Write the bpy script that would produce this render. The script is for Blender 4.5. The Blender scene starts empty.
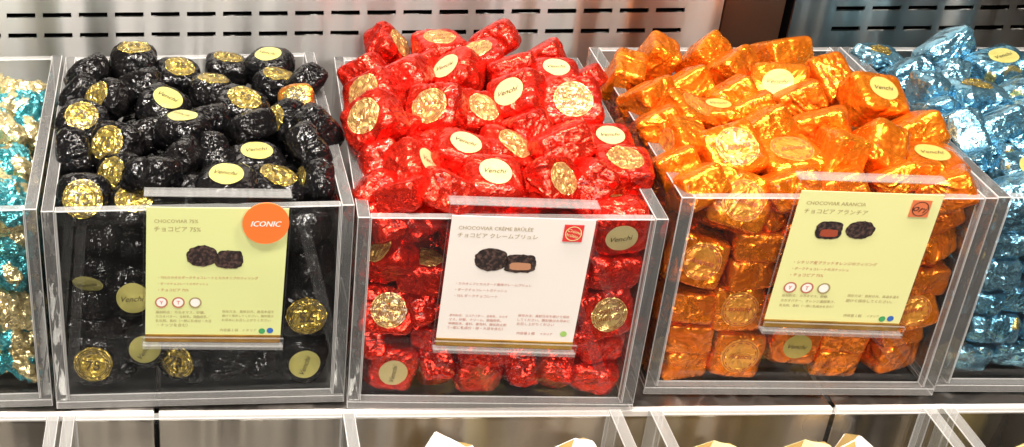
import bpy, bmesh, math, random
from mathutils import Vector, Matrix, Quaternion, noise
from mathutils.bvhtree import BVHTree
from math import sin, cos, pi, radians, sqrt

SC = bpy.context.scene
COL = SC.collection
random.seed(4)

# inner sizes of the clear bins: x, y (front), yaw, width, depth, height
BINS = {
 'teal':   (-0.1712, 0.5990, 0.0274, 0.1500, 0.1974, 0.1238),
 'black':  (-0.0049, 0.6008, 0.0274, 0.1501, 0.1974, 0.1238),
 'red':    (0.1588, 0.5944, -0.0303, 0.1468, 0.2050, 0.1198),
 'orange': (0.3324, 0.6060, -0.0213, 0.1509, 0.1972, 0.1239),
 'blue':   (0.4990, 0.6060, -0.0213, 0.1500, 0.1972, 0.1225)}
HALF = {'black': (16, 15.5, 10.8), 'red': (15.2, 14.6, 10.9), 'orange': (15, 14.5, 11.0),
        'blue': (15.5, 13.5, 9.8), 'teal': (15.5, 12.5, 11.5)}
# every chocolate: position, rotation, scale, side shown, zone, bronze, label
PLACE = {
'black': [
(-0.0458,0.7752,0.1308,0.035,0.999,-0.002,-0.004,1.01,0,0,0,'black foil chocolate, gold seal facing up, third from left in first heap row'),
(-0.0750,0.7624,0.1268,0.321,0.890,0.233,0.223,0.91,0,0,2,'black foil chocolate, seal hidden, first from left in first heap row'),
(-0.0791,0.7369,0.1238,0.870,-0.240,-0.384,0.194,0.91,0,0,2,'black foil chocolate, seal hidden, first from left in second heap row'),
(-0.0605,0.7196,0.1289,0.261,-0.902,0.094,-0.332,0.86,0,0,0,'black foil chocolate, gold seal turned left, second from left in second heap row'),
(-0.0420,0.7499,0.1249,0.951,-0.190,-0.206,-0.132,0.96,0,0,2,'black foil chocolate, seal hidden, fourth from left in first heap row'),
(-0.0178,0.7648,0.1238,0.099,-0.990,-0.065,0.072,0.91,0,0,0,'black foil chocolate, gold seal facing up, fifth from left in first heap row'),
(0.0135,0.7838,0.1208,0.042,0.997,0.009,-0.064,0.91,0,0,0,'black foil chocolate, gold seal facing up, sixth from left in first heap row'),
(0.0034,0.7380,0.1260,0.065,0.996,-0.009,-0.053,0.91,0,0,0,'black foil chocolate, gold seal facing up, fourth from left in second heap row'),
(-0.0254,0.7128,0.1258,0.968,0.132,0.152,-0.147,1.01,1,0,0,'black foil chocolate, cream sticker facing up, third from left in second heap row'),
(0.0408,0.7838,0.1229,0.968,0.067,-0.032,-0.240,0.96,1,0,0,'black foil chocolate, cream sticker facing up, seventh from left in first heap row'),
(0.0441,0.7561,0.1214,0.030,0.971,-0.231,-0.048,0.91,0,0,0,'black foil chocolate, gold seal facing up, eighth from left in first heap row'),
(0.0208,0.7163,0.1239,0.094,-0.977,0.147,0.120,0.96,0,0,0,'black foil chocolate, gold seal facing up, fifth from left in second heap row'),
(0.0546,0.7203,0.1273,0.353,-0.927,0.030,-0.122,0.67,0,0,1,'black foil chocolate, bronze patch showing, sixth from left in second heap row'),
(-0.0137,0.6766,0.1291,0.950,-0.035,-0.007,-0.311,0.96,1,0,0,'black foil chocolate, cream sticker facing up, third from left in third heap row'),
(0.0465,0.6965,0.1223,0.241,-0.841,0.141,-0.464,0.96,0,0,0,'black foil chocolate, gold seal turned left, sixth from left in third heap row'),
(-0.0729,0.6922,0.1268,0.250,-0.948,0.180,0.076,0.91,0,0,0,'black foil chocolate, gold seal facing forward, first from left in third heap row'),
(-0.0520,0.6670,0.1235,0.360,-0.896,0.194,-0.172,0.96,0,0,0,'black foil chocolate, gold seal turned left, second from left in fourth heap row'),
(-0.0753,0.6617,0.1213,0.600,-0.275,-0.678,0.324,0.96,0,0,2,'black foil chocolate, seal hidden, first from left in fourth heap row'),
(-0.0480,0.6422,0.1183,0.340,-0.886,0.120,-0.291,0.86,0,0,0,'black foil chocolate, gold seal turned left, second from left in fifth heap row'),
(-0.0374,0.6871,0.1198,0.926,-0.256,-0.142,0.240,0.96,0,0,2,'black foil chocolate, seal hidden, second from left in third heap row'),
(-0.0293,0.6249,0.1279,0.948,-0.224,-0.048,-0.221,0.96,0,0,2,'black foil chocolate, seal hidden, third from left in fifth heap row'),
(-0.0154,0.6520,0.1215,0.901,-0.120,-0.403,-0.107,0.96,0,0,2,'black foil chocolate, seal hidden, third from left in fourth heap row'),
(0.0038,0.6633,0.1171,0.250,0.610,0.334,0.674,0.96,0,0,0,'black foil chocolate, gold seal turned left, fourth from left in fourth heap row'),
(0.0274,0.6546,0.1178,0.993,0.046,0.024,0.106,1.01,1,0,0,'black foil chocolate, cream sticker facing up, fifth from left in fourth heap row'),
(0.0102,0.6173,0.1230,0.994,0.077,0.010,-0.082,1.04,1,0,0,'black foil chocolate, cream sticker facing up, fifth from left in fifth heap row'),
(0.0369,0.6276,0.1177,0.039,-0.990,-0.095,0.101,0.96,0,0,0,'black foil chocolate, gold seal facing up, sixth from left in fifth heap row'),
(0.0569,0.6584,0.1253,0.303,0.813,-0.210,-0.451,0.96,0,0,2,'black foil chocolate, seal hidden, sixth from left in fourth heap row'),
(0.0592,0.6331,0.1168,0.191,-0.759,0.163,-0.601,0.86,0,0,0,'black foil chocolate, gold seal turned left, seventh from left in fifth heap row'),
(-0.0659,0.6126,0.1188,0.434,-0.901,0.011,0.006,0.99,0,0,0,'black foil chocolate, gold seal facing forward, first from left in fifth heap row'),
(-0.0391,0.6151,0.1123,0.162,-0.971,-0.174,-0.026,0.96,0,0,0,'black foil chocolate, gold seal facing up, first from left in sixth heap row'),
(-0.0123,0.6318,0.1128,0.962,-0.211,-0.170,-0.045,0.96,0,0,2,'black foil chocolate, seal hidden, fourth from left in fifth heap row'),
(0.0251,0.6870,0.1257,0.934,-0.251,-0.102,0.234,0.91,0,0,2,'black foil chocolate, seal hidden, fifth from left in third heap row'),
(0.0647,0.6803,0.1287,0.903,-0.139,0.403,0.057,0.91,0,0,2,'black foil chocolate, seal hidden, seventh from left in third heap row'),
(0.0601,0.7409,0.1297,0.858,-0.283,-0.310,0.296,0.86,0,0,2,'black foil chocolate, seal hidden, ninth from left in first heap row'),
(-0.0012,0.7002,0.1235,0.948,-0.242,-0.075,0.191,0.91,0,0,2,'black foil chocolate, seal hidden, fourth from left in third heap row'),
(-0.0631,0.7824,0.1158,0.957,-0.238,-0.087,0.142,0.91,0,0,2,'black foil chocolate, seal hidden, second from left in first heap row'),
(-0.0594,0.6140,0.0973,0.969,-0.228,-0.018,-0.096,0.95,0,1,2,'black foil chocolate, seal hidden, first from left, fifth row up behind pane'),
(-0.0403,0.6203,0.0915,0.927,-0.255,-0.116,0.248,0.95,0,1,2,'black foil chocolate, seal hidden, second from left, fifth row up behind pane'),
(-0.0647,0.6120,0.0775,0.501,0.850,-0.160,0.031,0.95,1,1,0,'black foil chocolate, cream sticker facing forward, first from left, fourth row up behind pane'),
(-0.0667,0.6160,0.0578,0.037,-0.998,0.034,0.029,0.94,0,1,2,'black foil chocolate, lying flat, first from left, third row up behind pane'),
(-0.0667,0.6167,0.0404,0.035,0.999,-0.040,0.011,0.94,0,1,2,'black foil chocolate, lying flat, first from left, second row up behind pane'),
(-0.0651,0.6102,0.0204,0.675,-0.737,0.032,0.027,1.03,0,1,0,'black foil chocolate, gold seal facing forward, first from left in bottom row behind front pane'),
(-0.0410,0.6109,0.0643,0.737,0.675,-0.016,0.014,1.03,1,1,0,'black foil chocolate, cream sticker facing forward, second from left, third row up behind pane'),
(-0.0368,0.6130,0.0285,0.631,0.611,-0.290,0.379,1.00,1,1,0,'black foil chocolate, cream sticker facing forward, third from left in bottom row behind front pane'),
(-0.0136,0.6152,0.0175,0.649,-0.724,0.175,-0.156,1.00,0,1,0,'black foil chocolate, gold seal turned left, fourth from left in bottom row behind front pane'),
(0.0122,0.6168,0.0137,0.960,-0.216,-0.179,-0.001,1.00,0,1,2,'black foil chocolate, seal hidden, fifth from left in bottom row behind front pane'),
(0.0330,0.6185,0.0116,0.954,-0.235,-0.152,0.110,0.86,0,1,2,'black foil chocolate, seal hidden, sixth from left in bottom row behind front pane'),
(0.0535,0.6132,0.0170,0.579,0.570,-0.364,0.455,1.00,1,1,0,'black foil chocolate, cream sticker facing forward, seventh from left in bottom row behind front pane'),
(0.0545,0.6137,0.0496,0.013,-0.011,0.737,0.675,1.05,0,1,0,'black foil chocolate, gold seal facing forward, third from left, third row up behind pane'),
(0.0550,0.6194,0.0762,0.907,-0.266,-0.124,0.304,0.95,0,1,2,'black foil chocolate, seal hidden, fifth from left, fourth row up behind pane'),
(0.0527,0.6183,0.0974,0.941,-0.173,-0.236,-0.171,0.95,0,1,2,'black foil chocolate, seal hidden, sixth from left, fifth row up behind pane'),
(-0.0524,0.6129,0.0092,0.954,-0.225,-0.187,0.063,0.67,0,1,2,'black foil chocolate, seal hidden, second from left in bottom row behind front pane'),
(-0.0135,0.6159,0.0461,0.017,1.000,-0.002,0.014,0.95,0,1,2,'black foil chocolate, lying flat, third from left, second row up behind pane'),
(0.0141,0.6174,0.0457,0.904,-0.267,-0.122,0.311,0.95,0,1,2,'black foil chocolate, seal hidden, fourth from left, second row up behind pane'),
(0.0365,0.6202,0.0420,0.019,-0.987,0.154,-0.049,0.86,0,1,2,'black foil chocolate, lying flat, fifth from left, second row up behind pane'),
(-0.0158,0.6168,0.0726,0.930,-0.160,-0.245,-0.222,0.95,0,1,2,'black foil chocolate, seal hidden, second from left, fourth row up behind pane'),
(0.0088,0.6168,0.0717,0.061,-0.998,-0.011,-0.013,0.95,0,1,2,'black foil chocolate, lying flat, third from left, fourth row up behind pane'),
(0.0326,0.6158,0.0711,0.052,-0.993,0.053,0.091,0.86,0,1,2,'black foil chocolate, lying flat, fourth from left, fourth row up behind pane'),
(-0.0166,0.6149,0.0988,0.954,-0.199,-0.215,-0.061,0.95,0,1,2,'black foil chocolate, seal hidden, third from left, fifth row up behind pane'),
(0.0060,0.6167,0.0972,0.032,-0.999,0.020,0.020,0.95,0,1,2,'black foil chocolate, lying flat, fourth from left, fifth row up behind pane'),
(0.0291,0.6182,0.0963,0.002,-0.995,0.095,0.028,0.95,0,1,2,'black foil chocolate, lying flat, fifth from left, fifth row up behind pane'),
(-0.0481,0.6121,0.0431,0.900,-0.268,-0.118,0.322,0.76,0,1,2,'black foil chocolate, seal hidden, second from left, second row up behind pane'),
(-0.0666,0.6408,0.0121,0.704,-0.059,0.043,0.707,0.93,0,2,0,None),
(-0.0368,0.6428,0.0102,0.317,0.009,-0.026,0.948,0.93,0,2,0,None),
(-0.0077,0.6430,0.0125,0.937,0.057,-0.073,0.338,0.93,0,2,0,None),
(0.0229,0.6465,0.0093,0.991,0.049,-0.010,-0.126,0.93,0,2,0,None),
(0.0546,0.6457,0.0109,0.274,-0.063,0.017,0.959,0.93,0,2,0,None),
(-0.0668,0.6688,0.0096,0.808,-0.027,0.102,-0.579,0.93,0,2,0,None),
(0.0530,0.6728,0.0103,0.997,0.025,0.046,0.062,0.93,0,2,0,None),
(-0.0674,0.6992,0.0115,0.278,-0.016,0.048,-0.959,0.93,0,2,0,None),
(0.0533,0.7023,0.0107,0.115,-0.047,-0.053,-0.991,0.93,0,2,0,None),
(-0.0671,0.7250,0.0123,0.986,-0.075,-0.083,0.128,0.93,0,2,0,None),
(0.0524,0.7311,0.0123,0.547,-0.002,-0.148,0.824,0.93,0,2,0,None),
(-0.0702,0.7532,0.0116,0.776,0.190,-0.000,-0.602,0.93,0,2,0,None),
(0.0508,0.7563,0.0108,0.409,0.103,0.075,-0.904,0.93,0,2,0,None),
(-0.0708,0.7790,0.0113,0.813,-0.022,-0.021,-0.581,0.93,0,2,0,None),
(-0.0406,0.7806,0.0099,0.995,0.059,0.010,0.082,0.93,0,2,0,None),
(-0.0095,0.7851,0.0094,0.701,0.052,0.042,0.710,0.93,0,2,0,None),
(0.0183,0.7829,0.0115,0.486,0.002,-0.008,-0.874,0.93,0,2,0,None),
(0.0513,0.7843,0.0086,0.712,0.068,-0.135,0.686,0.93,0,2,0,None),
(-0.0658,0.6411,0.0313,0.943,-0.079,-0.041,-0.320,0.93,0,2,0,None),
(-0.0361,0.6450,0.0310,0.991,0.133,-0.026,-0.018,0.93,0,2,0,None),
(-0.0050,0.6451,0.0323,0.838,-0.009,0.016,0.545,0.93,0,2,0,None),
(0.0236,0.6449,0.0331,0.252,0.041,0.006,0.967,0.93,0,2,0,None),
(0.0529,0.6476,0.0321,0.639,0.013,0.023,-0.769,0.93,0,2,0,None),
(-0.0668,0.6711,0.0312,0.727,0.024,-0.001,-0.686,0.93,0,2,0,None),
(0.0511,0.6730,0.0307,0.922,0.078,0.039,0.378,0.93,0,2,0,None),
(-0.0691,0.6996,0.0313,0.705,0.022,-0.042,-0.707,0.93,0,2,0,None),
(0.0510,0.7016,0.0336,0.087,-0.018,-0.017,0.996,0.93,0,2,0,None),
(-0.0678,0.7241,0.0305,0.977,0.082,0.080,0.180,0.93,0,2,0,None),
(0.0533,0.7292,0.0322,0.749,0.104,0.098,0.648,0.93,0,2,0,None),
(-0.0706,0.7533,0.0331,0.048,0.074,-0.066,0.994,0.93,0,2,0,None),
(0.0501,0.7569,0.0314,0.048,-0.017,-0.021,-0.998,0.93,0,2,0,None),
(-0.0698,0.7812,0.0315,0.840,-0.096,0.103,0.524,0.93,0,2,0,None),
(-0.0397,0.7798,0.0320,0.979,0.116,-0.127,-0.112,0.93,0,2,0,None),
(-0.0090,0.7825,0.0299,0.551,0.005,-0.058,0.833,0.93,0,2,0,None),
(0.0227,0.7838,0.0308,0.726,0.062,-0.060,-0.682,0.93,0,2,0,None),
(0.0486,0.7844,0.0304,0.664,-0.113,-0.004,-0.740,0.93,0,2,0,None),
(-0.0662,0.6443,0.0518,0.070,-0.003,0.123,-0.990,0.93,0,2,0,None),
(-0.0348,0.6417,0.0535,0.989,0.080,0.015,0.123,0.93,0,2,0,None),
(-0.0066,0.6439,0.0519,0.767,-0.022,-0.062,0.638,0.93,0,2,0,None),
(0.0223,0.6447,0.0533,0.600,0.090,-0.068,-0.792,0.93,0,2,0,None),
(0.0525,0.6466,0.0519,0.529,-0.062,0.107,-0.840,0.93,0,2,0,None),
(-0.0669,0.6692,0.0530,0.368,-0.027,0.038,0.929,0.93,0,2,0,None),
(0.0517,0.6732,0.0525,0.362,0.090,-0.037,0.927,0.93,0,2,0,None),
(-0.0695,0.6985,0.0513,0.896,0.060,-0.117,-0.425,0.93,0,2,0,None),
(0.0504,0.6997,0.0517,0.246,-0.088,0.007,0.965,0.93,0,2,0,None),
(-0.0691,0.7262,0.0516,0.165,0.044,-0.066,0.983,0.93,0,2,0,None),
(0.0492,0.7310,0.0521,0.670,0.015,0.011,0.742,0.93,0,2,0,None),
(-0.0690,0.7556,0.0514,0.812,-0.005,-0.135,0.568,0.93,0,2,0,None),
(0.0516,0.7576,0.0514,0.136,-0.098,-0.040,0.985,0.93,0,2,0,None),
(-0.0731,0.7815,0.0513,0.748,0.009,0.110,-0.654,0.93,0,2,0,None),
(-0.0416,0.7806,0.0538,0.541,-0.035,0.058,-0.838,0.93,0,2,0,None),
(-0.0121,0.7821,0.0524,0.077,-0.006,-0.007,0.997,0.93,0,2,0,None),
(0.0200,0.7834,0.0537,0.568,0.117,0.070,0.812,0.93,0,2,0,None),
(0.0499,0.7835,0.0517,0.817,0.061,-0.048,0.572,0.93,0,2,0,None),
(-0.0679,0.6429,0.0734,0.970,-0.033,0.014,-0.241,0.93,0,2,0,None),
(-0.0363,0.6440,0.0736,0.748,0.074,0.085,-0.654,0.93,0,2,0,None),
(-0.0047,0.6453,0.0734,0.985,-0.081,-0.106,0.107,0.93,0,2,0,None),
(0.0208,0.6452,0.0717,0.522,0.106,-0.010,-0.846,0.93,0,2,0,None),
(0.0533,0.6460,0.0749,0.991,0.014,0.116,0.057,0.93,0,2,0,None),
(-0.0682,0.6692,0.0736,0.493,0.022,0.022,0.869,0.93,0,2,0,None),
(0.0521,0.6733,0.0739,0.969,-0.087,0.024,-0.230,0.93,0,2,0,None),
(-0.0678,0.6982,0.0722,0.992,-0.044,-0.119,0.014,0.93,0,2,0,None),
(0.0526,0.6991,0.0728,0.787,0.023,-0.075,0.612,0.93,0,2,0,None),
(-0.0686,0.7266,0.0736,0.833,0.026,-0.037,-0.551,0.93,0,2,0,None),
(0.0482,0.7286,0.0737,0.958,-0.107,0.080,0.253,0.93,0,2,0,None),
(-0.0686,0.7536,0.0740,0.145,-0.039,-0.009,0.989,0.93,0,2,0,None),
(0.0531,0.7564,0.0732,0.374,-0.024,0.097,0.922,0.93,0,2,0,None),
(-0.0679,0.7799,0.0730,0.619,-0.025,-0.055,-0.783,0.93,0,2,0,None),
(-0.0416,0.7807,0.0735,0.170,-0.028,-0.118,0.978,0.93,0,2,0,None),
(-0.0093,0.7832,0.0727,0.854,0.055,0.056,0.514,0.93,0,2,0,None),
(0.0190,0.7824,0.0734,0.652,-0.072,0.004,0.755,0.93,0,2,0,None),
(0.0488,0.7843,0.0728,0.975,0.060,0.057,0.208,0.93,0,2,0,None),
(-0.0671,0.6419,0.0965,0.138,-0.069,0.018,-0.988,0.93,0,2,0,None),
(-0.0068,0.6463,0.0957,0.710,-0.007,0.066,0.701,0.93,0,2,0,None),
(0.0229,0.6456,0.0938,0.823,-0.024,0.055,0.564,0.93,0,2,0,None),
(0.0517,0.6460,0.0933,0.071,0.028,0.043,-0.996,0.93,0,2,0,None),
(-0.0695,0.6715,0.0943,0.690,-0.157,-0.046,-0.706,0.93,0,2,0,None),
(-0.0389,0.6698,0.0928,0.917,0.009,-0.037,-0.396,0.93,0,2,0,None),
(-0.0064,0.6699,0.0943,0.907,0.018,-0.017,0.421,0.93,0,2,0,None),
(0.0224,0.6718,0.0923,0.433,-0.061,0.120,0.891,0.93,0,2,0,None),
(0.0545,0.6743,0.0933,0.692,0.079,0.071,0.714,0.93,0,2,0,None),
(-0.0678,0.6979,0.0936,0.562,0.040,-0.070,0.823,0.93,0,2,0,None),
(-0.0348,0.6986,0.0938,0.976,-0.060,0.028,-0.206,0.93,0,2,0,None),
(-0.0079,0.7006,0.0943,0.570,-0.073,-0.088,-0.813,0.93,0,2,0,None),
(0.0224,0.6997,0.0955,0.968,0.076,-0.129,-0.202,0.93,0,2,0,None),
(0.0530,0.7019,0.0954,0.124,-0.121,0.040,0.984,0.93,0,2,0,None),
(-0.0690,0.7262,0.0931,0.818,0.107,-0.109,-0.555,0.93,0,2,0,None),
(-0.0391,0.7268,0.0943,0.147,0.117,0.003,0.982,0.93,0,2,0,None),
(-0.0092,0.7261,0.0928,0.384,0.049,-0.032,0.921,0.93,0,2,0,None),
(0.0216,0.7256,0.0947,0.906,-0.028,0.004,0.423,0.93,0,2,0,None),
(0.0522,0.7289,0.0952,0.751,-0.001,0.043,0.659,0.93,0,2,0,None),
(-0.0707,0.7530,0.0937,0.526,0.066,-0.077,0.844,0.93,0,2,0,None),
(-0.0389,0.7526,0.0923,0.599,-0.013,-0.018,0.800,0.93,0,2,0,None),
(-0.0090,0.7541,0.0946,0.461,-0.047,-0.028,0.886,0.93,0,2,0,None),
(0.0239,0.7546,0.0935,0.992,-0.052,-0.068,-0.094,0.93,0,2,0,None),
(0.0501,0.7565,0.0930,0.318,0.079,0.011,-0.945,0.93,0,2,0,None),
(-0.0714,0.7804,0.0941,0.584,0.087,0.097,-0.801,0.93,0,2,0,None),
(-0.0389,0.7825,0.0939,0.968,-0.061,-0.053,0.237,0.93,0,2,0,None),
(-0.0113,0.7816,0.0954,0.205,-0.002,0.087,0.975,0.93,0,2,0,None),
(0.0212,0.7828,0.0938,0.928,-0.110,0.149,-0.323,0.93,0,2,0,None),
(0.0498,0.7847,0.0952,0.989,0.124,-0.045,0.072,0.93,0,2,0,None),
],
'red': [
(0.1158,0.7795,0.1356,0.183,-0.892,-0.081,0.406,0.94,0,0,0,'red foil chocolate, gold seal turned right, first from left in first heap row'),
(0.0962,0.7407,0.1373,0.223,0.921,-0.158,0.276,0.85,0,0,2,'red foil chocolate, seal hidden, first from left in second heap row'),
(0.1185,0.7270,0.1389,0.934,-0.161,-0.266,-0.178,1.04,0,0,2,'red foil chocolate, seal hidden, second from left in second heap row'),
(0.1466,0.7691,0.1384,0.017,-0.994,-0.106,0.002,0.99,0,0,0,'red foil chocolate, gold seal facing up, second from left in first heap row'),
(0.1850,0.7879,0.1371,0.936,-0.167,-0.290,-0.109,0.99,0,0,2,'red foil chocolate, seal hidden, third from left in first heap row'),
(0.1703,0.7524,0.1383,0.056,-0.983,-0.006,-0.175,0.94,0,0,0,'red foil chocolate, gold seal facing up, fifth from left in second heap row'),
(0.1519,0.7330,0.1368,0.921,0.150,-0.326,-0.151,1.04,1,0,0,'red foil chocolate, cream sticker turned left, fourth from left in second heap row'),
(0.1849,0.7323,0.1400,0.965,-0.219,-0.142,-0.018,0.90,0,0,2,'red foil chocolate, seal hidden, sixth from left in second heap row'),
(0.2095,0.7560,0.1364,0.929,-0.157,-0.313,-0.115,0.94,0,0,2,'red foil chocolate, seal hidden, seventh from left in second heap row'),
(0.1812,0.6939,0.1384,0.915,0.237,-0.308,-0.113,1.09,1,0,0,'red foil chocolate, cream sticker turned left, fourth from left in third heap row'),
(0.2101,0.6888,0.1360,0.324,-0.946,0.027,-0.016,1.09,0,0,0,'red foil chocolate, gold seal facing forward, fifth from left in third heap row'),
(0.2081,0.7215,0.1393,0.992,0.123,0.004,-0.005,0.94,1,0,0,'red foil chocolate, cream sticker facing up, eighth from left in second heap row'),
(0.1329,0.6809,0.1376,0.345,-0.881,0.211,-0.245,1.04,0,0,0,'red foil chocolate, gold seal turned left, second from left in third heap row'),
(0.1557,0.6878,0.1317,0.251,-0.948,-0.119,0.155,0.94,0,0,0,'red foil chocolate, gold seal facing forward, third from left in third heap row'),
(0.0989,0.7049,0.1360,0.223,-0.904,0.073,-0.356,1.04,0,0,0,'red foil chocolate, gold seal turned left, first from left in third heap row'),
(0.0949,0.6660,0.1387,0.235,-0.894,-0.011,-0.382,1.04,0,0,0,'red foil chocolate, gold seal turned left, first from left in fourth heap row'),
(0.1122,0.6771,0.1290,0.257,0.936,0.179,-0.158,0.85,0,0,2,'red foil chocolate, seal hidden, second from left in fourth heap row'),
(0.0959,0.6491,0.1182,0.623,-0.230,-0.692,0.283,0.99,0,0,2,'red foil chocolate, seal hidden, first from left in fifth heap row'),
(0.1137,0.6342,0.1237,0.919,0.171,0.348,0.072,1.04,1,0,0,'red foil chocolate, cream sticker turned right, second from left in fifth heap row'),
(0.1394,0.6410,0.1289,0.978,0.102,0.096,-0.156,1.04,1,0,0,'red foil chocolate, cream sticker facing up, fourth from left in fifth heap row'),
(0.1516,0.6166,0.1250,0.981,0.188,0.044,-0.001,1.04,1,0,0,'red foil chocolate, cream sticker facing up, fourth from left in sixth heap row'),
(0.1661,0.6506,0.1251,0.155,-0.966,-0.051,0.202,0.99,0,0,0,'red foil chocolate, gold seal facing up, fifth from left in fifth heap row'),
(0.1945,0.6493,0.1294,0.938,-0.246,-0.176,0.172,1.09,0,0,2,'red foil chocolate, seal hidden, sixth from left in fifth heap row'),
(0.2261,0.6610,0.1237,0.992,0.123,0.003,0.002,0.94,1,0,0,'red foil chocolate, cream sticker facing up, seventh from left in fifth heap row'),
(0.2272,0.6353,0.1215,0.074,-0.994,0.065,0.038,0.99,0,0,0,'red foil chocolate, gold seal facing up, eighth from left in fifth heap row'),
(0.1837,0.6155,0.1256,0.356,-0.892,-0.186,0.207,0.90,0,0,0,'red foil chocolate, gold seal turned right, sixth from left in sixth heap row'),
(0.2053,0.6212,0.1210,0.884,-0.188,-0.420,0.084,0.94,0,0,2,'red foil chocolate, seal hidden, seventh from left in sixth heap row'),
(0.1268,0.6107,0.1237,0.949,-0.210,0.236,-0.016,0.99,0,0,2,'red foil chocolate, seal hidden, third from left in sixth heap row'),
(0.1036,0.6081,0.1230,0.937,-0.176,-0.206,-0.222,0.80,0,0,2,'red foil chocolate, seal hidden, second from left in sixth heap row'),
(0.1692,0.6233,0.1101,0.952,-0.195,-0.173,-0.162,0.90,0,0,2,'red foil chocolate, seal hidden, fifth from left in sixth heap row'),
(0.2196,0.6243,0.1053,0.034,0.989,0.146,-0.009,0.94,0,0,0,'red foil chocolate, gold seal facing up, first from left in seventh heap row'),
(0.0898,0.6245,0.1146,0.876,-0.261,-0.329,0.237,0.94,0,0,2,'red foil chocolate, seal hidden, first from left in sixth heap row'),
(0.1256,0.6609,0.1259,0.905,-0.265,-0.108,0.315,0.85,0,0,2,'red foil chocolate, seal hidden, third from left in fifth heap row'),
(0.1806,0.6687,0.1333,0.934,-0.252,-0.136,0.215,0.80,0,0,2,'red foil chocolate, seal hidden, third from left in fourth heap row'),
(0.2304,0.7280,0.1363,0.919,-0.135,-0.306,-0.208,0.66,0,0,2,'red foil chocolate, seal hidden, ninth from left in second heap row'),
(0.1324,0.7479,0.1352,0.892,-0.276,-0.190,0.303,0.80,0,0,2,'red foil chocolate, seal hidden, third from left in second heap row'),
(0.0991,0.6120,0.0858,0.236,-0.893,0.160,-0.348,0.95,0,1,0,'red foil chocolate, gold seal turned left, first from left, fourth row up behind pane'),
(0.1129,0.6164,0.1047,0.903,-0.269,-0.154,0.298,0.95,0,1,2,'red foil chocolate, seal hidden, second from left, fifth row up behind pane'),
(0.0979,0.6095,0.1075,0.931,-0.249,-0.185,0.190,0.86,0,1,2,'red foil chocolate, seal hidden, first from left, fifth row up behind pane'),
(0.1183,0.6095,0.0749,0.001,0.996,-0.069,-0.054,0.91,0,1,0,'red foil chocolate, gold seal facing up, second from left, fourth row up behind pane'),
(0.0994,0.6090,0.0503,0.478,-0.876,0.058,0.032,0.97,0,1,0,'red foil chocolate, gold seal facing forward, first from left, second row up behind pane'),
(0.1214,0.6108,0.0539,0.950,-0.235,-0.175,0.112,0.91,0,1,2,'red foil chocolate, seal hidden, first from left, third row up behind pane'),
(0.1042,0.6082,0.0147,0.558,0.527,-0.442,0.465,0.97,1,1,0,'red foil chocolate, cream sticker facing forward, second from left in bottom row behind front pane'),
(0.1285,0.6108,0.0162,0.622,-0.237,-0.688,0.289,0.91,0,1,2,'red foil chocolate, seal hidden, third from left in bottom row behind front pane'),
(0.1531,0.6081,0.0274,0.020,1.000,0.018,0.017,0.91,0,1,2,'red foil chocolate, lying flat, fifth from left in bottom row behind front pane'),
(0.1521,0.6086,0.0095,0.021,0.998,0.050,-0.036,0.88,0,1,2,'red foil chocolate, lying flat, fourth from left in bottom row behind front pane'),
(0.1756,0.6079,0.0154,0.172,0.753,-0.083,-0.630,0.86,0,1,2,'red foil chocolate, seal hidden, sixth from left in bottom row behind front pane'),
(0.1963,0.6088,0.0154,0.697,-0.252,-0.609,0.283,0.91,0,1,2,'red foil chocolate, seal hidden, seventh from left in bottom row behind front pane'),
(0.2190,0.6088,0.0298,0.042,-0.985,-0.165,0.026,0.91,0,1,2,'red foil chocolate, lying flat, sixth from left, second row up behind pane'),
(0.2193,0.6063,0.0104,0.095,-0.989,0.083,0.075,0.88,0,1,2,'red foil chocolate, lying flat, eighth from left in bottom row behind front pane'),
(0.2026,0.6059,0.0379,0.574,-0.333,-0.647,0.376,0.81,0,1,2,'red foil chocolate, seal hidden, fifth from left, second row up behind pane'),
(0.2184,0.6036,0.1069,0.650,0.754,-0.074,0.060,1.00,1,1,0,'red foil chocolate, cream sticker facing forward, sixth from left, fifth row up behind pane'),
(0.2187,0.6077,0.0812,0.029,-0.998,-0.039,0.028,1.00,0,1,2,'red foil chocolate, lying flat, fifth from left, fourth row up behind pane'),
(0.2182,0.6044,0.0543,0.039,-0.120,0.752,0.647,1.00,0,1,0,'red foil chocolate, gold seal facing forward, third from left, third row up behind pane'),
(0.1268,0.6078,0.0369,0.015,0.979,-0.204,0.006,0.76,0,1,2,'red foil chocolate, lying flat, second from left, second row up behind pane'),
(0.1473,0.6091,0.0484,0.068,-0.994,-0.085,0.019,0.91,0,1,2,'red foil chocolate, lying flat, third from left, second row up behind pane'),
(0.1750,0.6080,0.0454,0.060,-0.998,-0.031,-0.011,0.91,0,1,2,'red foil chocolate, lying flat, fourth from left, second row up behind pane'),
(0.1427,0.6097,0.0710,0.066,-0.987,0.145,-0.027,0.91,0,1,2,'red foil chocolate, lying flat, third from left, fourth row up behind pane'),
(0.1691,0.6081,0.0717,0.005,-0.996,-0.090,-0.002,0.91,0,1,2,'red foil chocolate, lying flat, fourth from left, fourth row up behind pane'),
(0.1939,0.6076,0.0715,0.017,1.000,-0.000,0.006,0.91,0,1,2,'red foil chocolate, lying flat, second from left, third row up behind pane'),
(0.1401,0.6092,0.0966,0.002,-0.996,-0.093,-0.004,0.91,0,1,2,'red foil chocolate, lying flat, third from left, fifth row up behind pane'),
(0.1665,0.6077,0.0968,0.035,-0.999,0.017,-0.013,0.91,0,1,2,'red foil chocolate, lying flat, fourth from left, fifth row up behind pane'),
(0.1930,0.6078,0.0970,0.061,-0.994,-0.090,-0.002,0.91,0,1,2,'red foil chocolate, lying flat, fifth from left, fifth row up behind pane'),
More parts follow.
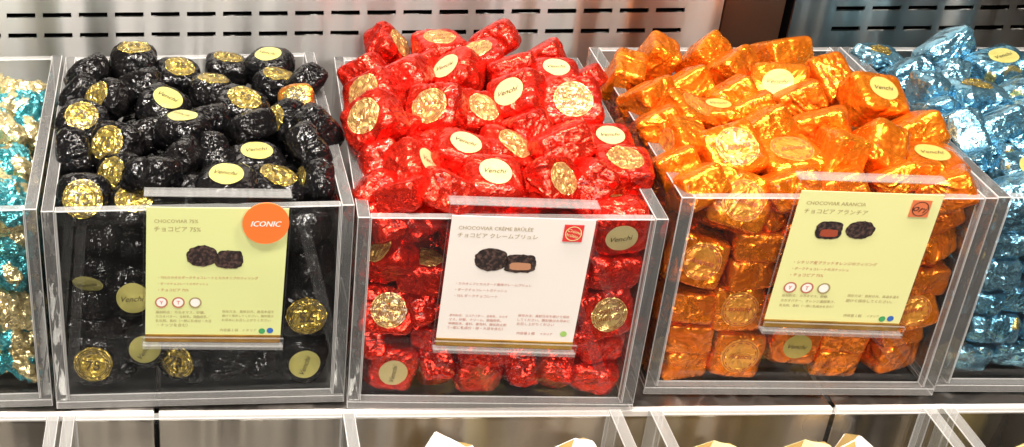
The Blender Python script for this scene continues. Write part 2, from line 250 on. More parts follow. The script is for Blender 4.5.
(0.0922,0.6071,0.0303,0.638,-0.183,-0.708,0.242,0.67,0,1,2,'red foil chocolate, seal hidden, first from left in bottom row behind front pane'),
(0.1027,0.6390,0.0111,0.226,-0.022,-0.010,0.974,0.93,0,2,0,None),
(0.1332,0.6399,0.0109,0.740,0.016,-0.083,-0.667,0.93,0,2,0,None),
(0.1611,0.6388,0.0125,0.267,-0.133,-0.060,0.953,0.93,0,2,0,None),
(0.1888,0.6371,0.0105,0.916,0.032,-0.097,-0.388,0.93,0,2,0,None),
(0.2197,0.6357,0.0099,0.574,-0.018,-0.078,-0.815,0.93,0,2,0,None),
(0.1021,0.6707,0.0117,0.317,0.053,0.070,-0.944,0.93,0,2,0,None),
(0.2183,0.6635,0.0115,0.403,-0.057,0.014,0.913,0.93,0,2,0,None),
(0.1051,0.6972,0.0117,0.217,-0.071,0.072,-0.971,0.93,0,2,0,None),
(0.2199,0.6932,0.0123,0.437,0.188,-0.006,-0.880,0.93,0,2,0,None),
(0.1043,0.7278,0.0111,0.928,-0.084,0.016,0.364,0.93,0,2,0,None),
(0.2209,0.7232,0.0109,0.152,-0.006,0.070,-0.986,0.93,0,2,0,None),
(0.1065,0.7570,0.0101,0.148,0.116,0.181,0.965,0.93,0,2,0,None),
(0.2223,0.7561,0.0116,0.915,0.008,0.021,-0.402,0.93,0,2,0,None),
(0.1061,0.7849,0.0115,0.279,0.038,0.023,-0.959,0.93,0,2,0,None),
(0.1354,0.7836,0.0106,0.835,-0.065,0.050,-0.544,0.93,0,2,0,None),
(0.1650,0.7839,0.0107,0.961,-0.061,-0.007,0.269,0.93,0,2,0,None),
(0.1952,0.7829,0.0101,0.359,-0.016,-0.060,0.931,0.93,0,2,0,None),
(0.2219,0.7834,0.0100,0.332,0.171,-0.006,-0.928,0.93,0,2,0,None),
(0.1026,0.6407,0.0306,0.172,0.027,-0.007,-0.985,0.93,0,2,0,None),
(0.1303,0.6395,0.0298,0.617,-0.008,-0.144,-0.774,0.93,0,2,0,None),
(0.1598,0.6392,0.0312,0.998,0.005,-0.060,-0.000,0.93,0,2,0,None),
(0.1891,0.6357,0.0315,0.962,0.056,-0.051,-0.263,0.93,0,2,0,None),
(0.2191,0.6382,0.0311,0.948,-0.062,0.091,0.297,0.93,0,2,0,None),
(0.1045,0.6694,0.0314,0.070,-0.053,0.104,-0.991,0.93,0,2,0,None),
(0.2186,0.6657,0.0299,0.962,0.019,-0.064,-0.265,0.93,0,2,0,None),
(0.1049,0.6985,0.0314,0.666,0.026,-0.064,-0.743,0.93,0,2,0,None),
(0.2197,0.6958,0.0334,0.468,0.054,0.096,-0.877,0.93,0,2,0,None),
(0.1028,0.7262,0.0329,0.102,-0.005,0.113,-0.988,0.93,0,2,0,None),
(0.2225,0.7236,0.0309,0.632,0.006,-0.032,-0.774,0.93,0,2,0,None),
(0.1070,0.7580,0.0328,0.989,-0.058,0.095,-0.094,0.93,0,2,0,None),
(0.2217,0.7534,0.0312,0.349,-0.054,0.049,-0.934,0.93,0,2,0,None),
(0.1081,0.7863,0.0318,0.275,0.044,0.094,0.956,0.93,0,2,0,None),
(0.1325,0.7840,0.0311,0.188,-0.075,0.001,0.979,0.93,0,2,0,None),
(0.1639,0.7825,0.0336,0.947,0.097,-0.004,-0.308,0.93,0,2,0,None),
(0.1941,0.7821,0.0324,0.906,0.047,-0.062,0.416,0.93,0,2,0,None),
(0.2236,0.7813,0.0319,0.509,-0.109,0.167,0.838,0.93,0,2,0,None),
(0.1020,0.6426,0.0507,0.417,0.011,0.069,-0.906,0.93,0,2,0,None),
(0.1321,0.6397,0.0532,0.118,-0.124,0.066,0.983,0.93,0,2,0,None),
(0.1609,0.6391,0.0498,0.972,-0.029,-0.051,0.228,0.93,0,2,0,None),
(0.1896,0.6383,0.0510,0.914,-0.082,0.144,0.370,0.93,0,2,0,None),
(0.2180,0.6352,0.0533,0.539,0.131,0.147,0.819,0.93,0,2,0,None),
(0.1035,0.6684,0.0537,0.902,-0.025,-0.089,0.421,0.93,0,2,0,None),
(0.2203,0.6666,0.0528,0.910,0.064,-0.089,0.399,0.93,0,2,0,None),
(0.1028,0.6971,0.0511,0.989,0.137,-0.028,-0.058,0.93,0,2,0,None),
(0.2181,0.6954,0.0528,0.960,0.073,0.163,-0.214,0.93,0,2,0,None),
(0.1057,0.7273,0.0521,0.798,-0.054,0.115,-0.589,0.93,0,2,0,None),
(0.2194,0.7245,0.0527,0.308,-0.073,-0.100,0.943,0.93,0,2,0,None),
(0.1062,0.7558,0.0530,0.803,0.081,0.110,-0.580,0.93,0,2,0,None),
(0.2223,0.7524,0.0503,0.847,-0.036,-0.048,-0.528,0.93,0,2,0,None),
(0.1038,0.7888,0.0513,0.505,-0.107,-0.042,-0.856,0.93,0,2,0,None),
(0.1356,0.7833,0.0530,0.405,0.028,-0.184,0.895,0.93,0,2,0,None),
(0.1655,0.7860,0.0515,0.774,-0.024,0.154,0.614,0.93,0,2,0,None),
(0.1936,0.7815,0.0522,0.694,0.195,-0.025,-0.693,0.93,0,2,0,None),
(0.2215,0.7819,0.0523,0.002,-0.139,-0.093,-0.986,0.93,0,2,0,None),
(0.1008,0.6408,0.0737,0.143,-0.095,-0.074,0.982,0.93,0,2,0,None),
(0.1320,0.6418,0.0741,0.736,-0.097,0.053,0.668,0.93,0,2,0,None),
(0.1619,0.6380,0.0704,0.863,-0.184,0.112,-0.456,0.93,0,2,0,None),
(0.1894,0.6377,0.0733,0.251,-0.093,-0.076,0.961,0.93,0,2,0,None),
(0.2186,0.6385,0.0733,0.441,-0.127,0.121,-0.880,0.93,0,2,0,None),
(0.1005,0.6682,0.0745,0.717,0.020,-0.078,-0.692,0.93,0,2,0,None),
(0.2179,0.6657,0.0727,0.969,-0.046,-0.049,-0.236,0.93,0,2,0,None),
(0.1030,0.6975,0.0735,0.479,-0.043,0.063,0.874,0.93,0,2,0,None),
(0.2211,0.6950,0.0730,0.414,-0.030,-0.087,0.906,0.93,0,2,0,None),
(0.1041,0.7271,0.0739,0.553,0.033,-0.004,-0.833,0.93,0,2,0,None),
(0.2229,0.7246,0.0750,0.100,-0.069,-0.103,-0.987,0.93,0,2,0,None),
(0.1064,0.7598,0.0720,0.273,0.048,0.142,0.950,0.93,0,2,0,None),
(0.2228,0.7546,0.0725,0.820,0.037,0.063,-0.568,0.93,0,2,0,None),
(0.1056,0.7854,0.0733,0.897,0.082,0.077,-0.428,0.93,0,2,0,None),
(0.1369,0.7855,0.0728,0.470,-0.014,-0.040,-0.881,0.93,0,2,0,None),
(0.1625,0.7848,0.0762,0.112,-0.144,0.058,0.981,0.93,0,2,0,None),
(0.1935,0.7846,0.0720,0.899,-0.095,0.058,0.424,0.93,0,2,0,None),
(0.2222,0.7822,0.0727,0.986,0.056,0.122,-0.099,0.93,0,2,0,None),
(0.1012,0.6407,0.0923,0.797,0.010,-0.115,-0.593,0.93,0,2,0,None),
(0.1316,0.6412,0.0947,0.818,-0.132,-0.087,-0.554,0.93,0,2,0,None),
(0.1597,0.6398,0.0944,0.690,-0.051,-0.041,0.721,0.93,0,2,0,None),
(0.1868,0.6379,0.0937,0.750,0.115,0.056,-0.649,0.93,0,2,0,None),
(0.1044,0.6687,0.0935,0.097,-0.079,0.037,-0.991,0.93,0,2,0,None),
(0.1323,0.6700,0.0917,0.974,0.062,-0.077,0.205,0.93,0,2,0,None),
(0.1599,0.6669,0.0943,0.053,0.067,-0.013,-0.996,0.93,0,2,0,None),
(0.1892,0.6672,0.0957,0.991,0.051,0.019,0.120,0.93,0,2,0,None),
(0.2181,0.6650,0.0943,0.118,-0.058,0.069,-0.989,0.93,0,2,0,None),
(0.1051,0.6980,0.0942,0.261,-0.058,-0.080,0.960,0.93,0,2,0,None),
(0.2227,0.6945,0.0935,0.519,0.042,-0.011,-0.853,0.93,0,2,0,None),
(0.1049,0.7301,0.0942,0.163,0.102,0.038,0.981,0.93,0,2,0,None),
(0.2192,0.7240,0.0939,0.750,0.107,-0.115,0.643,0.93,0,2,0,None),
(0.1050,0.7561,0.0937,0.816,-0.035,0.004,0.577,0.93,0,2,0,None),
(0.2207,0.7534,0.0941,0.871,0.051,-0.004,-0.489,0.93,0,2,0,None),
(0.1063,0.7870,0.0929,0.761,-0.119,0.046,-0.637,0.93,0,2,0,None),
(0.1363,0.7829,0.0923,0.873,-0.019,-0.098,0.477,0.93,0,2,0,None),
(0.1639,0.7840,0.0919,0.794,0.105,-0.034,0.598,0.93,0,2,0,None),
(0.1931,0.7816,0.0926,0.516,0.064,-0.038,-0.853,0.93,0,2,0,None),
(0.2234,0.7808,0.0932,0.729,-0.071,-0.027,0.680,0.93,0,2,0,None),
(0.1052,0.6980,0.1140,0.642,-0.030,0.075,0.763,0.93,0,2,0,None),
(0.1341,0.6979,0.1160,0.945,0.036,0.085,0.315,0.93,0,2,0,None),
(0.1621,0.6970,0.1139,0.742,-0.058,0.023,0.667,0.93,0,2,0,None),
(0.1918,0.6964,0.1151,0.518,-0.132,-0.090,0.840,0.93,0,2,0,None),
(0.2192,0.6952,0.1124,0.554,-0.014,0.069,-0.830,0.93,0,2,0,None),
(0.1024,0.7285,0.1146,0.971,0.054,0.073,-0.219,0.93,0,2,0,None),
(0.1364,0.7256,0.1141,0.962,0.068,-0.040,0.263,0.93,0,2,0,None),
(0.1648,0.7249,0.1131,0.959,-0.101,0.062,-0.259,0.93,0,2,0,None),
(0.1932,0.7239,0.1146,0.774,0.018,-0.143,0.616,0.93,0,2,0,None),
(0.2202,0.7268,0.1149,0.952,-0.071,-0.028,0.296,0.93,0,2,0,None),
(0.1060,0.7551,0.1152,0.569,-0.062,0.088,-0.816,0.93,0,2,0,None),
(0.1358,0.7558,0.1137,0.952,0.062,-0.010,-0.301,0.93,0,2,0,None),
(0.1638,0.7562,0.1155,0.451,-0.116,-0.026,0.885,0.93,0,2,0,None),
(0.1933,0.7552,0.1143,0.822,-0.017,-0.097,-0.560,0.93,0,2,0,None),
(0.2193,0.7544,0.1141,0.607,0.081,0.068,-0.788,0.93,0,2,0,None),
(0.1050,0.7852,0.1152,0.181,-0.172,0.023,0.968,0.93,0,2,0,None),
(0.1342,0.7855,0.1147,0.588,-0.167,0.040,0.790,0.93,0,2,0,None),
(0.1648,0.7840,0.1162,0.865,-0.048,-0.067,-0.495,0.93,0,2,0,None),
(0.1949,0.7820,0.1144,0.357,0.120,0.071,0.924,0.93,0,2,0,None),
(0.2254,0.7824,0.1140,0.994,0.086,0.057,-0.026,0.93,0,2,0,None),
],
'orange': [
(0.2625,0.7569,0.1260,0.415,0.694,0.399,0.433,0.94,0,0,2,'orange foil chocolate, seal hidden, first from left in second heap row'),
(0.2893,0.7813,0.1257,0.834,-0.024,-0.536,-0.124,0.99,0,0,2,'orange foil chocolate, seal hidden, second from left in second heap row'),
(0.2646,0.7149,0.1287,0.914,-0.263,-0.165,0.261,0.90,0,0,2,'orange foil chocolate, seal hidden, first from left in third heap row'),
(0.2950,0.7381,0.1246,0.940,-0.227,-0.237,0.094,0.99,0,0,2,'orange foil chocolate, seal hidden, second from left in third heap row'),
(0.3237,0.7887,0.1243,0.341,0.845,0.283,0.300,0.94,0,0,2,'orange foil chocolate, seal hidden, first from left in first heap row'),
(0.3309,0.7614,0.1276,0.884,-0.280,-0.211,0.310,0.94,0,0,2,'orange foil chocolate, seal hidden, third from left in second heap row'),
(0.3159,0.7161,0.1298,0.941,-0.185,-0.279,-0.051,0.90,0,0,2,'orange foil chocolate, seal hidden, fourth from left in third heap row'),
(0.3716,0.7869,0.1258,0.960,-0.235,-0.033,0.148,1.04,0,0,2,'orange foil chocolate, seal hidden, second from left in first heap row'),
(0.3509,0.7335,0.1255,0.916,0.305,-0.143,-0.220,1.06,1,0,0,'orange foil chocolate, cream sticker facing forward, sixth from left in third heap row'),
(0.3825,0.7407,0.1267,0.317,0.731,-0.256,-0.547,1.04,0,0,2,'orange foil chocolate, seal hidden, fourth from left in second heap row'),
(0.3920,0.7021,0.1333,0.969,0.225,0.099,0.028,1.04,1,0,0,'orange foil chocolate, cream sticker facing forward, eighth from left in third heap row'),
(0.2791,0.6903,0.1293,0.119,-0.957,-0.143,0.220,0.90,0,0,0,'orange foil chocolate, gold seal turned right, third from left in third heap row'),
(0.3004,0.6985,0.1245,0.999,-0.013,0.003,-0.039,0.85,1,0,0,'orange foil chocolate, cream sticker facing up, second from left in fourth heap row'),
(0.2683,0.6613,0.1241,0.151,-0.777,0.081,-0.606,0.94,0,0,0,'orange foil chocolate, gold seal turned left, second from left in fifth heap row'),
(0.2914,0.6494,0.1240,0.301,-0.944,-0.130,-0.040,1.12,0,0,0,'orange foil chocolate, gold seal facing forward, third from left in fifth heap row'),
(0.3160,0.6697,0.1289,0.933,-0.219,-0.274,0.080,0.99,0,0,2,'orange foil chocolate, seal hidden, third from left in fourth heap row'),
(0.3230,0.6457,0.1195,0.074,-0.993,-0.085,-0.028,1.09,0,0,0,'orange foil chocolate, gold seal facing up, fourth from left in fifth heap row'),
(0.3509,0.6723,0.1285,0.945,-0.188,-0.180,-0.198,1.04,0,0,2,'orange foil chocolate, seal hidden, fourth from left in fourth heap row'),
(0.3486,0.6443,0.1250,0.794,-0.116,-0.591,0.081,1.04,0,0,2,'orange foil chocolate, seal hidden, fifth from left in fifth heap row'),
(0.3712,0.6489,0.1253,0.788,-0.285,-0.455,0.302,1.04,0,0,2,'orange foil chocolate, seal hidden, sixth from left in fifth heap row'),
(0.4035,0.6718,0.1251,0.949,-0.220,-0.219,0.051,0.99,0,0,2,'orange foil chocolate, seal hidden, fifth from left in fourth heap row'),
(0.3982,0.6414,0.1179,0.999,0.025,0.029,-0.015,1.09,1,0,0,'orange foil chocolate, cream sticker facing up, seventh from left in fifth heap row'),
(0.3730,0.6262,0.1203,0.950,-0.202,-0.236,-0.024,0.76,0,0,2,'orange foil chocolate, seal hidden, fifth from left in sixth heap row'),
(0.2865,0.6209,0.1116,0.495,-0.855,0.133,0.077,1.09,0,0,0,'orange foil chocolate, gold seal facing forward, second from left in sixth heap row'),
(0.2606,0.6791,0.1292,0.947,-0.185,-0.249,-0.088,0.80,0,0,2,'orange foil chocolate, seal hidden, first from left in fourth heap row'),
(0.2596,0.6412,0.1227,0.950,-0.200,-0.237,-0.030,0.80,0,0,2,'orange foil chocolate, seal hidden, first from left in fifth heap row'),
(0.2642,0.6209,0.1203,0.944,-0.234,-0.204,0.114,0.90,0,0,2,'orange foil chocolate, seal hidden, first from left in sixth heap row'),
(0.3145,0.6200,0.1190,0.963,-0.219,-0.159,0.003,0.94,0,0,2,'orange foil chocolate, seal hidden, third from left in sixth heap row'),
(0.3417,0.6195,0.1173,0.941,-0.172,-0.258,-0.136,0.94,0,0,2,'orange foil chocolate, seal hidden, fourth from left in sixth heap row'),
(0.3984,0.6179,0.1183,0.931,-0.157,-0.268,-0.190,0.90,0,0,2,'orange foil chocolate, seal hidden, sixth from left in sixth heap row'),
(0.3534,0.7095,0.1303,0.945,-0.181,-0.252,-0.103,0.85,0,0,2,'orange foil chocolate, seal hidden, seventh from left in third heap row'),
(0.3206,0.6951,0.1309,0.946,-0.184,-0.250,-0.093,0.76,0,0,2,'orange foil chocolate, seal hidden, fifth from left in third heap row'),
(0.2718,0.6207,0.0768,0.606,-0.784,0.133,0.038,1.03,0,1,0,'orange foil chocolate, gold seal facing forward, first from left, fourth row up behind pane'),
(0.3008,0.6195,0.0885,0.002,-0.999,0.042,0.024,0.91,0,1,2,'orange foil chocolate, lying flat, first from left, fifth row up behind pane'),
(0.3002,0.6212,0.0704,0.035,0.998,0.024,0.052,0.94,0,1,2,'orange foil chocolate, lying flat, second from left, fourth row up behind pane'),
(0.2709,0.6212,0.0484,0.033,0.997,-0.050,-0.039,0.94,0,1,2,'orange foil chocolate, lying flat, first from left, third row up behind pane'),
(0.2730,0.6208,0.0284,0.034,-0.999,0.007,0.033,0.94,0,1,2,'orange foil chocolate, lying flat, first from left, second row up behind pane'),
(0.2726,0.6216,0.0101,0.025,-0.995,-0.098,-0.006,0.94,0,1,2,'orange foil chocolate, lying flat, first from left in bottom row behind front pane'),
(0.2971,0.6190,0.0472,0.012,-0.012,0.762,0.647,1.00,0,1,0,'orange foil chocolate, gold seal facing forward, second from left, third row up behind pane'),
(0.3030,0.6188,0.0167,0.674,-0.736,0.041,0.035,1.03,0,1,0,'orange foil chocolate, gold seal facing forward, second from left in bottom row behind front pane'),
(0.3341,0.6172,0.0245,0.706,0.707,0.026,-0.028,0.95,1,1,0,'orange foil chocolate, cream sticker facing forward, second from left, second row up behind pane'),
(0.3620,0.6186,0.0294,0.060,-0.997,0.047,0.016,0.91,0,1,2,'orange foil chocolate, lying flat, third from left, second row up behind pane'),
(0.3603,0.6200,0.0120,0.047,-0.999,0.013,-0.001,0.91,0,1,2,'orange foil chocolate, lying flat, third from left in bottom row behind front pane'),
(0.3911,0.6203,0.0314,0.057,0.991,0.119,0.018,0.91,0,1,2,'orange foil chocolate, lying flat, fourth from left, second row up behind pane'),
(0.3921,0.6210,0.0150,0.030,-0.980,-0.194,0.012,0.93,0,1,2,'orange foil chocolate, lying flat, fourth from left in bottom row behind front pane'),
(0.3952,0.6192,0.0855,0.924,-0.257,-0.140,0.245,0.91,0,1,2,'orange foil chocolate, seal hidden, sixth from left, fifth row up behind pane'),
(0.3963,0.6179,0.0663,0.013,-1.000,-0.025,-0.004,0.88,0,1,2,'orange foil chocolate, lying flat, sixth from left, fourth row up behind pane'),
(0.3926,0.6149,0.0480,0.109,-0.126,0.752,0.638,0.91,0,1,0,'orange foil chocolate, gold seal facing forward, sixth from left, third row up behind pane'),
(0.3952,0.6236,0.1015,0.955,-0.221,-0.192,0.043,0.95,0,1,2,'orange foil chocolate, seal hidden, seventh from left, fifth row up behind pane'),
(0.3228,0.6209,0.0486,0.065,-0.993,-0.065,0.079,0.91,0,1,2,'orange foil chocolate, lying flat, third from left, third row up behind pane'),
(0.3258,0.6202,0.0719,0.046,0.998,-0.030,0.041,0.91,0,1,2,'orange foil chocolate, lying flat, third from left, fourth row up behind pane'),
(0.3560,0.6188,0.0508,0.012,0.994,0.111,0.001,0.91,0,1,2,'orange foil chocolate, lying flat, fourth from left, third row up behind pane'),
(0.3521,0.6193,0.0724,0.044,-0.990,0.129,-0.039,0.91,0,1,2,'orange foil chocolate, lying flat, fourth from left, fourth row up behind pane'),
(0.3757,0.6182,0.0757,0.029,-0.999,0.034,0.006,0.91,0,1,2,'orange foil chocolate, lying flat, fifth from left, fourth row up behind pane'),
(0.3264,0.6204,0.0940,0.042,-0.996,0.071,-0.024,0.91,0,1,2,'orange foil chocolate, lying flat, third from left, fifth row up behind pane'),
(0.3522,0.6196,0.0946,0.039,0.984,-0.175,-0.015,0.91,0,1,2,'orange foil chocolate, lying flat, fourth from left, fifth row up behind pane'),
(0.3750,0.6181,0.0983,0.041,-0.998,-0.042,-0.006,0.91,0,1,2,'orange foil chocolate, lying flat, fifth from left, fifth row up behind pane'),
(0.3718,0.6201,0.0457,0.034,-0.994,0.097,-0.035,0.76,0,1,2,'orange foil chocolate, lying flat, fifth from left, third row up behind pane'),
(0.3071,0.6242,0.1021,0.929,-0.254,-0.145,0.227,0.86,0,1,2,'orange foil chocolate, seal hidden, second from left, fifth row up behind pane'),
(0.2752,0.6512,0.0097,0.880,-0.047,0.025,0.473,0.93,0,2,0,None),
(0.3054,0.6514,0.0103,0.678,0.060,-0.074,0.728,0.93,0,2,0,None),
(0.3336,0.6524,0.0109,0.019,0.152,0.045,-0.987,0.93,0,2,0,None),
(0.3619,0.6475,0.0104,0.870,-0.002,0.028,-0.492,0.93,0,2,0,None),
(0.3945,0.6472,0.0103,0.531,-0.055,-0.103,0.839,0.93,0,2,0,None),
(0.2717,0.6781,0.0115,0.976,-0.024,-0.024,0.215,0.93,0,2,0,None),
(0.3957,0.6769,0.0110,0.238,-0.105,-0.104,0.960,0.93,0,2,0,None),
(0.2763,0.7062,0.0120,0.003,-0.045,-0.014,0.999,0.93,0,2,0,None),
(0.3952,0.7014,0.0117,0.925,0.113,0.060,0.358,0.93,0,2,0,None),
(0.2753,0.7328,0.0084,0.685,-0.052,0.033,-0.726,0.93,0,2,0,None),
(0.3979,0.7311,0.0100,0.975,0.074,0.024,-0.210,0.93,0,2,0,None),
(0.2759,0.7606,0.0103,0.839,-0.118,0.070,-0.527,0.93,0,2,0,None),
(0.3966,0.7592,0.0123,0.064,-0.010,0.135,0.989,0.93,0,2,0,None),
(0.2757,0.7873,0.0105,0.557,-0.091,-0.067,-0.823,0.93,0,2,0,None),
(0.3061,0.7879,0.0101,0.993,0.002,-0.088,-0.078,0.93,0,2,0,None),
(0.3364,0.7877,0.0101,0.677,0.123,0.024,-0.726,0.93,0,2,0,None),
(0.3648,0.7889,0.0114,0.511,0.021,-0.087,0.855,0.93,0,2,0,None),
(0.3986,0.7852,0.0105,0.959,-0.003,0.082,0.270,0.93,0,2,0,None),
(0.2743,0.6498,0.0318,0.731,0.036,-0.122,-0.670,0.93,0,2,0,None),
(0.3027,0.6512,0.0323,0.047,-0.198,-0.007,0.979,0.93,0,2,0,None),
(0.3347,0.6521,0.0311,0.957,0.016,0.011,-0.290,0.93,0,2,0,None),
(0.3642,0.6501,0.0306,0.873,0.114,0.069,0.468,0.93,0,2,0,None),
(0.3950,0.6487,0.0307,0.016,0.053,0.034,-0.998,0.93,0,2,0,None),
(0.2750,0.6766,0.0321,0.650,0.007,0.061,0.757,0.93,0,2,0,None),
(0.3960,0.6761,0.0325,0.946,-0.112,0.078,0.295,0.93,0,2,0,None),
(0.2758,0.7055,0.0313,0.978,0.124,-0.089,0.141,0.93,0,2,0,None),
(0.3939,0.7039,0.0301,0.730,-0.086,0.064,-0.675,0.93,0,2,0,None),
(0.2740,0.7326,0.0305,0.336,-0.038,-0.013,0.941,0.93,0,2,0,None),
(0.3936,0.7307,0.0307,0.132,-0.030,-0.133,-0.982,0.93,0,2,0,None),
(0.2750,0.7593,0.0302,0.978,-0.072,-0.113,0.159,0.93,0,2,0,None),
(0.3960,0.7579,0.0317,0.291,0.113,-0.018,0.950,0.93,0,2,0,None),
(0.2751,0.7900,0.0306,0.038,-0.079,-0.104,0.991,0.93,0,2,0,None),
(0.3068,0.7914,0.0306,0.981,-0.031,0.066,-0.180,0.93,0,2,0,None),
(0.3359,0.7874,0.0309,0.108,-0.121,0.149,-0.975,0.93,0,2,0,None),
(0.3668,0.7863,0.0317,0.824,0.027,0.060,0.563,0.93,0,2,0,None),
(0.3973,0.7839,0.0331,0.575,-0.173,0.038,-0.799,0.93,0,2,0,None),
(0.2745,0.6500,0.0516,0.765,0.017,-0.004,0.644,0.93,0,2,0,None),
(0.3013,0.6487,0.0539,0.735,0.060,0.137,0.661,0.93,0,2,0,None),
(0.3327,0.6491,0.0527,0.680,-0.008,-0.108,0.725,0.93,0,2,0,None),
(0.3630,0.6473,0.0528,0.385,-0.011,-0.078,-0.920,0.93,0,2,0,None),
(0.3932,0.6481,0.0522,0.996,0.033,-0.048,-0.061,0.93,0,2,0,None),
(0.2745,0.6797,0.0507,0.455,0.040,0.014,-0.890,0.93,0,2,0,None),
(0.3936,0.6750,0.0532,0.474,0.053,-0.070,0.876,0.93,0,2,0,None),
(0.2754,0.7051,0.0532,0.478,0.008,-0.099,-0.873,0.93,0,2,0,None),
(0.3938,0.7029,0.0516,0.704,0.001,0.019,0.710,0.93,0,2,0,None),
(0.2741,0.7292,0.0525,0.985,-0.003,-0.139,-0.102,0.93,0,2,0,None),
(0.3956,0.7305,0.0522,0.789,0.039,0.017,-0.613,0.93,0,2,0,None),
(0.2744,0.7627,0.0524,0.916,0.045,0.058,0.396,0.93,0,2,0,None),
(0.3957,0.7592,0.0532,0.699,0.022,0.048,-0.713,0.93,0,2,0,None),
(0.2780,0.7886,0.0521,0.748,-0.130,0.029,-0.650,0.93,0,2,0,None),
(0.3057,0.7911,0.0528,0.112,0.042,-0.008,0.993,0.93,0,2,0,None),
(0.3347,0.7882,0.0528,0.871,0.085,0.027,-0.483,0.93,0,2,0,None),
(0.3660,0.7853,0.0533,0.799,-0.115,0.179,0.563,0.93,0,2,0,None),
(0.3958,0.7853,0.0489,0.916,0.030,-0.035,-0.399,0.93,0,2,0,None),
(0.2739,0.6510,0.0715,0.813,0.072,-0.035,-0.576,0.93,0,2,0,None),
(0.3018,0.6507,0.0730,0.294,0.037,-0.022,0.955,0.93,0,2,0,None),
(0.3324,0.6492,0.0738,0.856,0.031,-0.015,0.515,0.93,0,2,0,None),
(0.3636,0.6490,0.0729,0.066,-0.060,0.037,0.995,0.93,0,2,0,None),
(0.3932,0.6483,0.0736,0.805,-0.112,-0.145,0.564,0.93,0,2,0,None),
(0.2753,0.6778,0.0724,0.980,-0.015,-0.014,0.197,0.93,0,2,0,None),
(0.3940,0.6740,0.0730,0.313,-0.098,-0.117,-0.937,0.93,0,2,0,None),
(0.2746,0.7073,0.0742,0.012,-0.122,-0.077,-0.989,0.93,0,2,0,None),
(0.3951,0.7035,0.0735,0.349,0.006,0.060,-0.935,0.93,0,2,0,None),
(0.2740,0.7311,0.0733,0.977,0.121,0.022,-0.172,0.93,0,2,0,None),
(0.3964,0.7311,0.0749,0.833,0.001,0.160,-0.530,0.93,0,2,0,None),
(0.2760,0.7617,0.0741,0.781,0.001,-0.069,0.621,0.93,0,2,0,None),
(0.3950,0.7586,0.0717,0.996,-0.040,-0.079,-0.031,0.93,0,2,0,None),
(0.2760,0.7889,0.0736,0.971,0.082,-0.124,-0.188,0.93,0,2,0,None),
(0.3062,0.7876,0.0741,0.391,0.004,-0.003,-0.920,0.93,0,2,0,None),
(0.3371,0.7871,0.0743,0.999,-0.011,0.034,0.004,0.93,0,2,0,None),
(0.3670,0.7882,0.0741,0.056,-0.032,-0.064,-0.996,0.93,0,2,0,None),
(0.3980,0.7863,0.0711,0.158,0.096,0.024,0.982,0.93,0,2,0,None),
(0.2724,0.6509,0.0924,0.466,0.105,-0.014,-0.878,0.93,0,2,0,None),
(0.3033,0.6512,0.0935,0.987,-0.039,0.043,0.150,0.93,0,2,0,None),
(0.3336,0.6481,0.0951,0.826,-0.020,0.027,-0.563,0.93,0,2,0,None),
(0.3636,0.6476,0.0947,0.115,-0.002,-0.061,0.991,0.93,0,2,0,None),
(0.3944,0.6472,0.0952,0.022,0.023,0.023,-0.999,0.93,0,2,0,None),
(0.2728,0.6777,0.0938,0.043,-0.115,-0.103,-0.987,0.93,0,2,0,None),
(0.3057,0.6774,0.0944,0.321,-0.069,0.001,-0.945,0.93,0,2,0,None),
(0.3342,0.6754,0.0953,0.717,-0.005,-0.038,0.696,0.93,0,2,0,None),
(0.3653,0.6772,0.0948,0.990,-0.123,0.071,-0.002,0.93,0,2,0,None),
(0.3953,0.6747,0.0936,0.086,0.076,0.036,0.993,0.93,0,2,0,None),
(0.2747,0.7056,0.0932,0.076,0.035,-0.028,0.996,0.93,0,2,0,None),
(0.3031,0.7074,0.0925,0.515,-0.009,0.048,0.856,0.93,0,2,0,None),
(0.3330,0.7042,0.0941,0.297,-0.043,0.063,-0.952,0.93,0,2,0,None),
(0.3658,0.7052,0.0944,0.997,-0.033,-0.044,0.051,0.93,0,2,0,None),
(0.3957,0.7018,0.0941,0.832,0.075,0.035,-0.549,0.93,0,2,0,None),
(0.2749,0.7331,0.0944,0.989,0.015,-0.104,-0.106,0.93,0,2,0,None),
(0.3053,0.7342,0.0928,0.969,-0.042,-0.104,0.219,0.93,0,2,0,None),
(0.3376,0.7330,0.0931,0.968,0.075,0.043,0.237,0.93,0,2,0,None),
(0.3683,0.7320,0.0947,0.479,-0.100,-0.096,-0.867,0.93,0,2,0,None),
(0.3968,0.7297,0.0926,0.821,-0.031,0.145,0.552,0.93,0,2,0,None),
(0.2757,0.7614,0.0933,0.178,0.102,0.068,0.976,0.93,0,2,0,None),
(0.3060,0.7619,0.0945,0.566,0.004,0.102,-0.818,0.93,0,2,0,None),
(0.3383,0.7593,0.0939,0.872,-0.094,0.024,-0.479,0.93,0,2,0,None),
(0.3639,0.7600,0.0928,0.625,0.022,-0.070,-0.778,0.93,0,2,0,None),
(0.3970,0.7624,0.0948,0.243,0.068,-0.051,0.966,0.93,0,2,0,None),
(0.2747,0.7883,0.0929,0.854,0.039,-0.034,-0.517,0.93,0,2,0,None),
(0.3044,0.7867,0.0945,0.971,-0.073,0.022,0.227,0.93,0,2,0,None),
(0.3359,0.7885,0.0926,0.982,-0.078,0.166,0.040,0.93,0,2,0,None),
(0.3650,0.7875,0.0921,0.394,0.031,-0.074,-0.915,0.93,0,2,0,None),
(0.3959,0.7875,0.0930,0.874,0.022,0.037,-0.484,0.93,0,2,0,None),
],
'blue': [
(0.4376,0.7917,0.1207,0.061,-0.995,-0.058,0.050,0.85,0,0,0,'pale blue foil chocolate, gold seal facing up, first from left in second heap row'),
(0.4435,0.7635,0.1229,0.949,-0.221,-0.218,0.056,0.90,0,0,2,'pale blue foil chocolate, seal hidden, second from left in second heap row'),
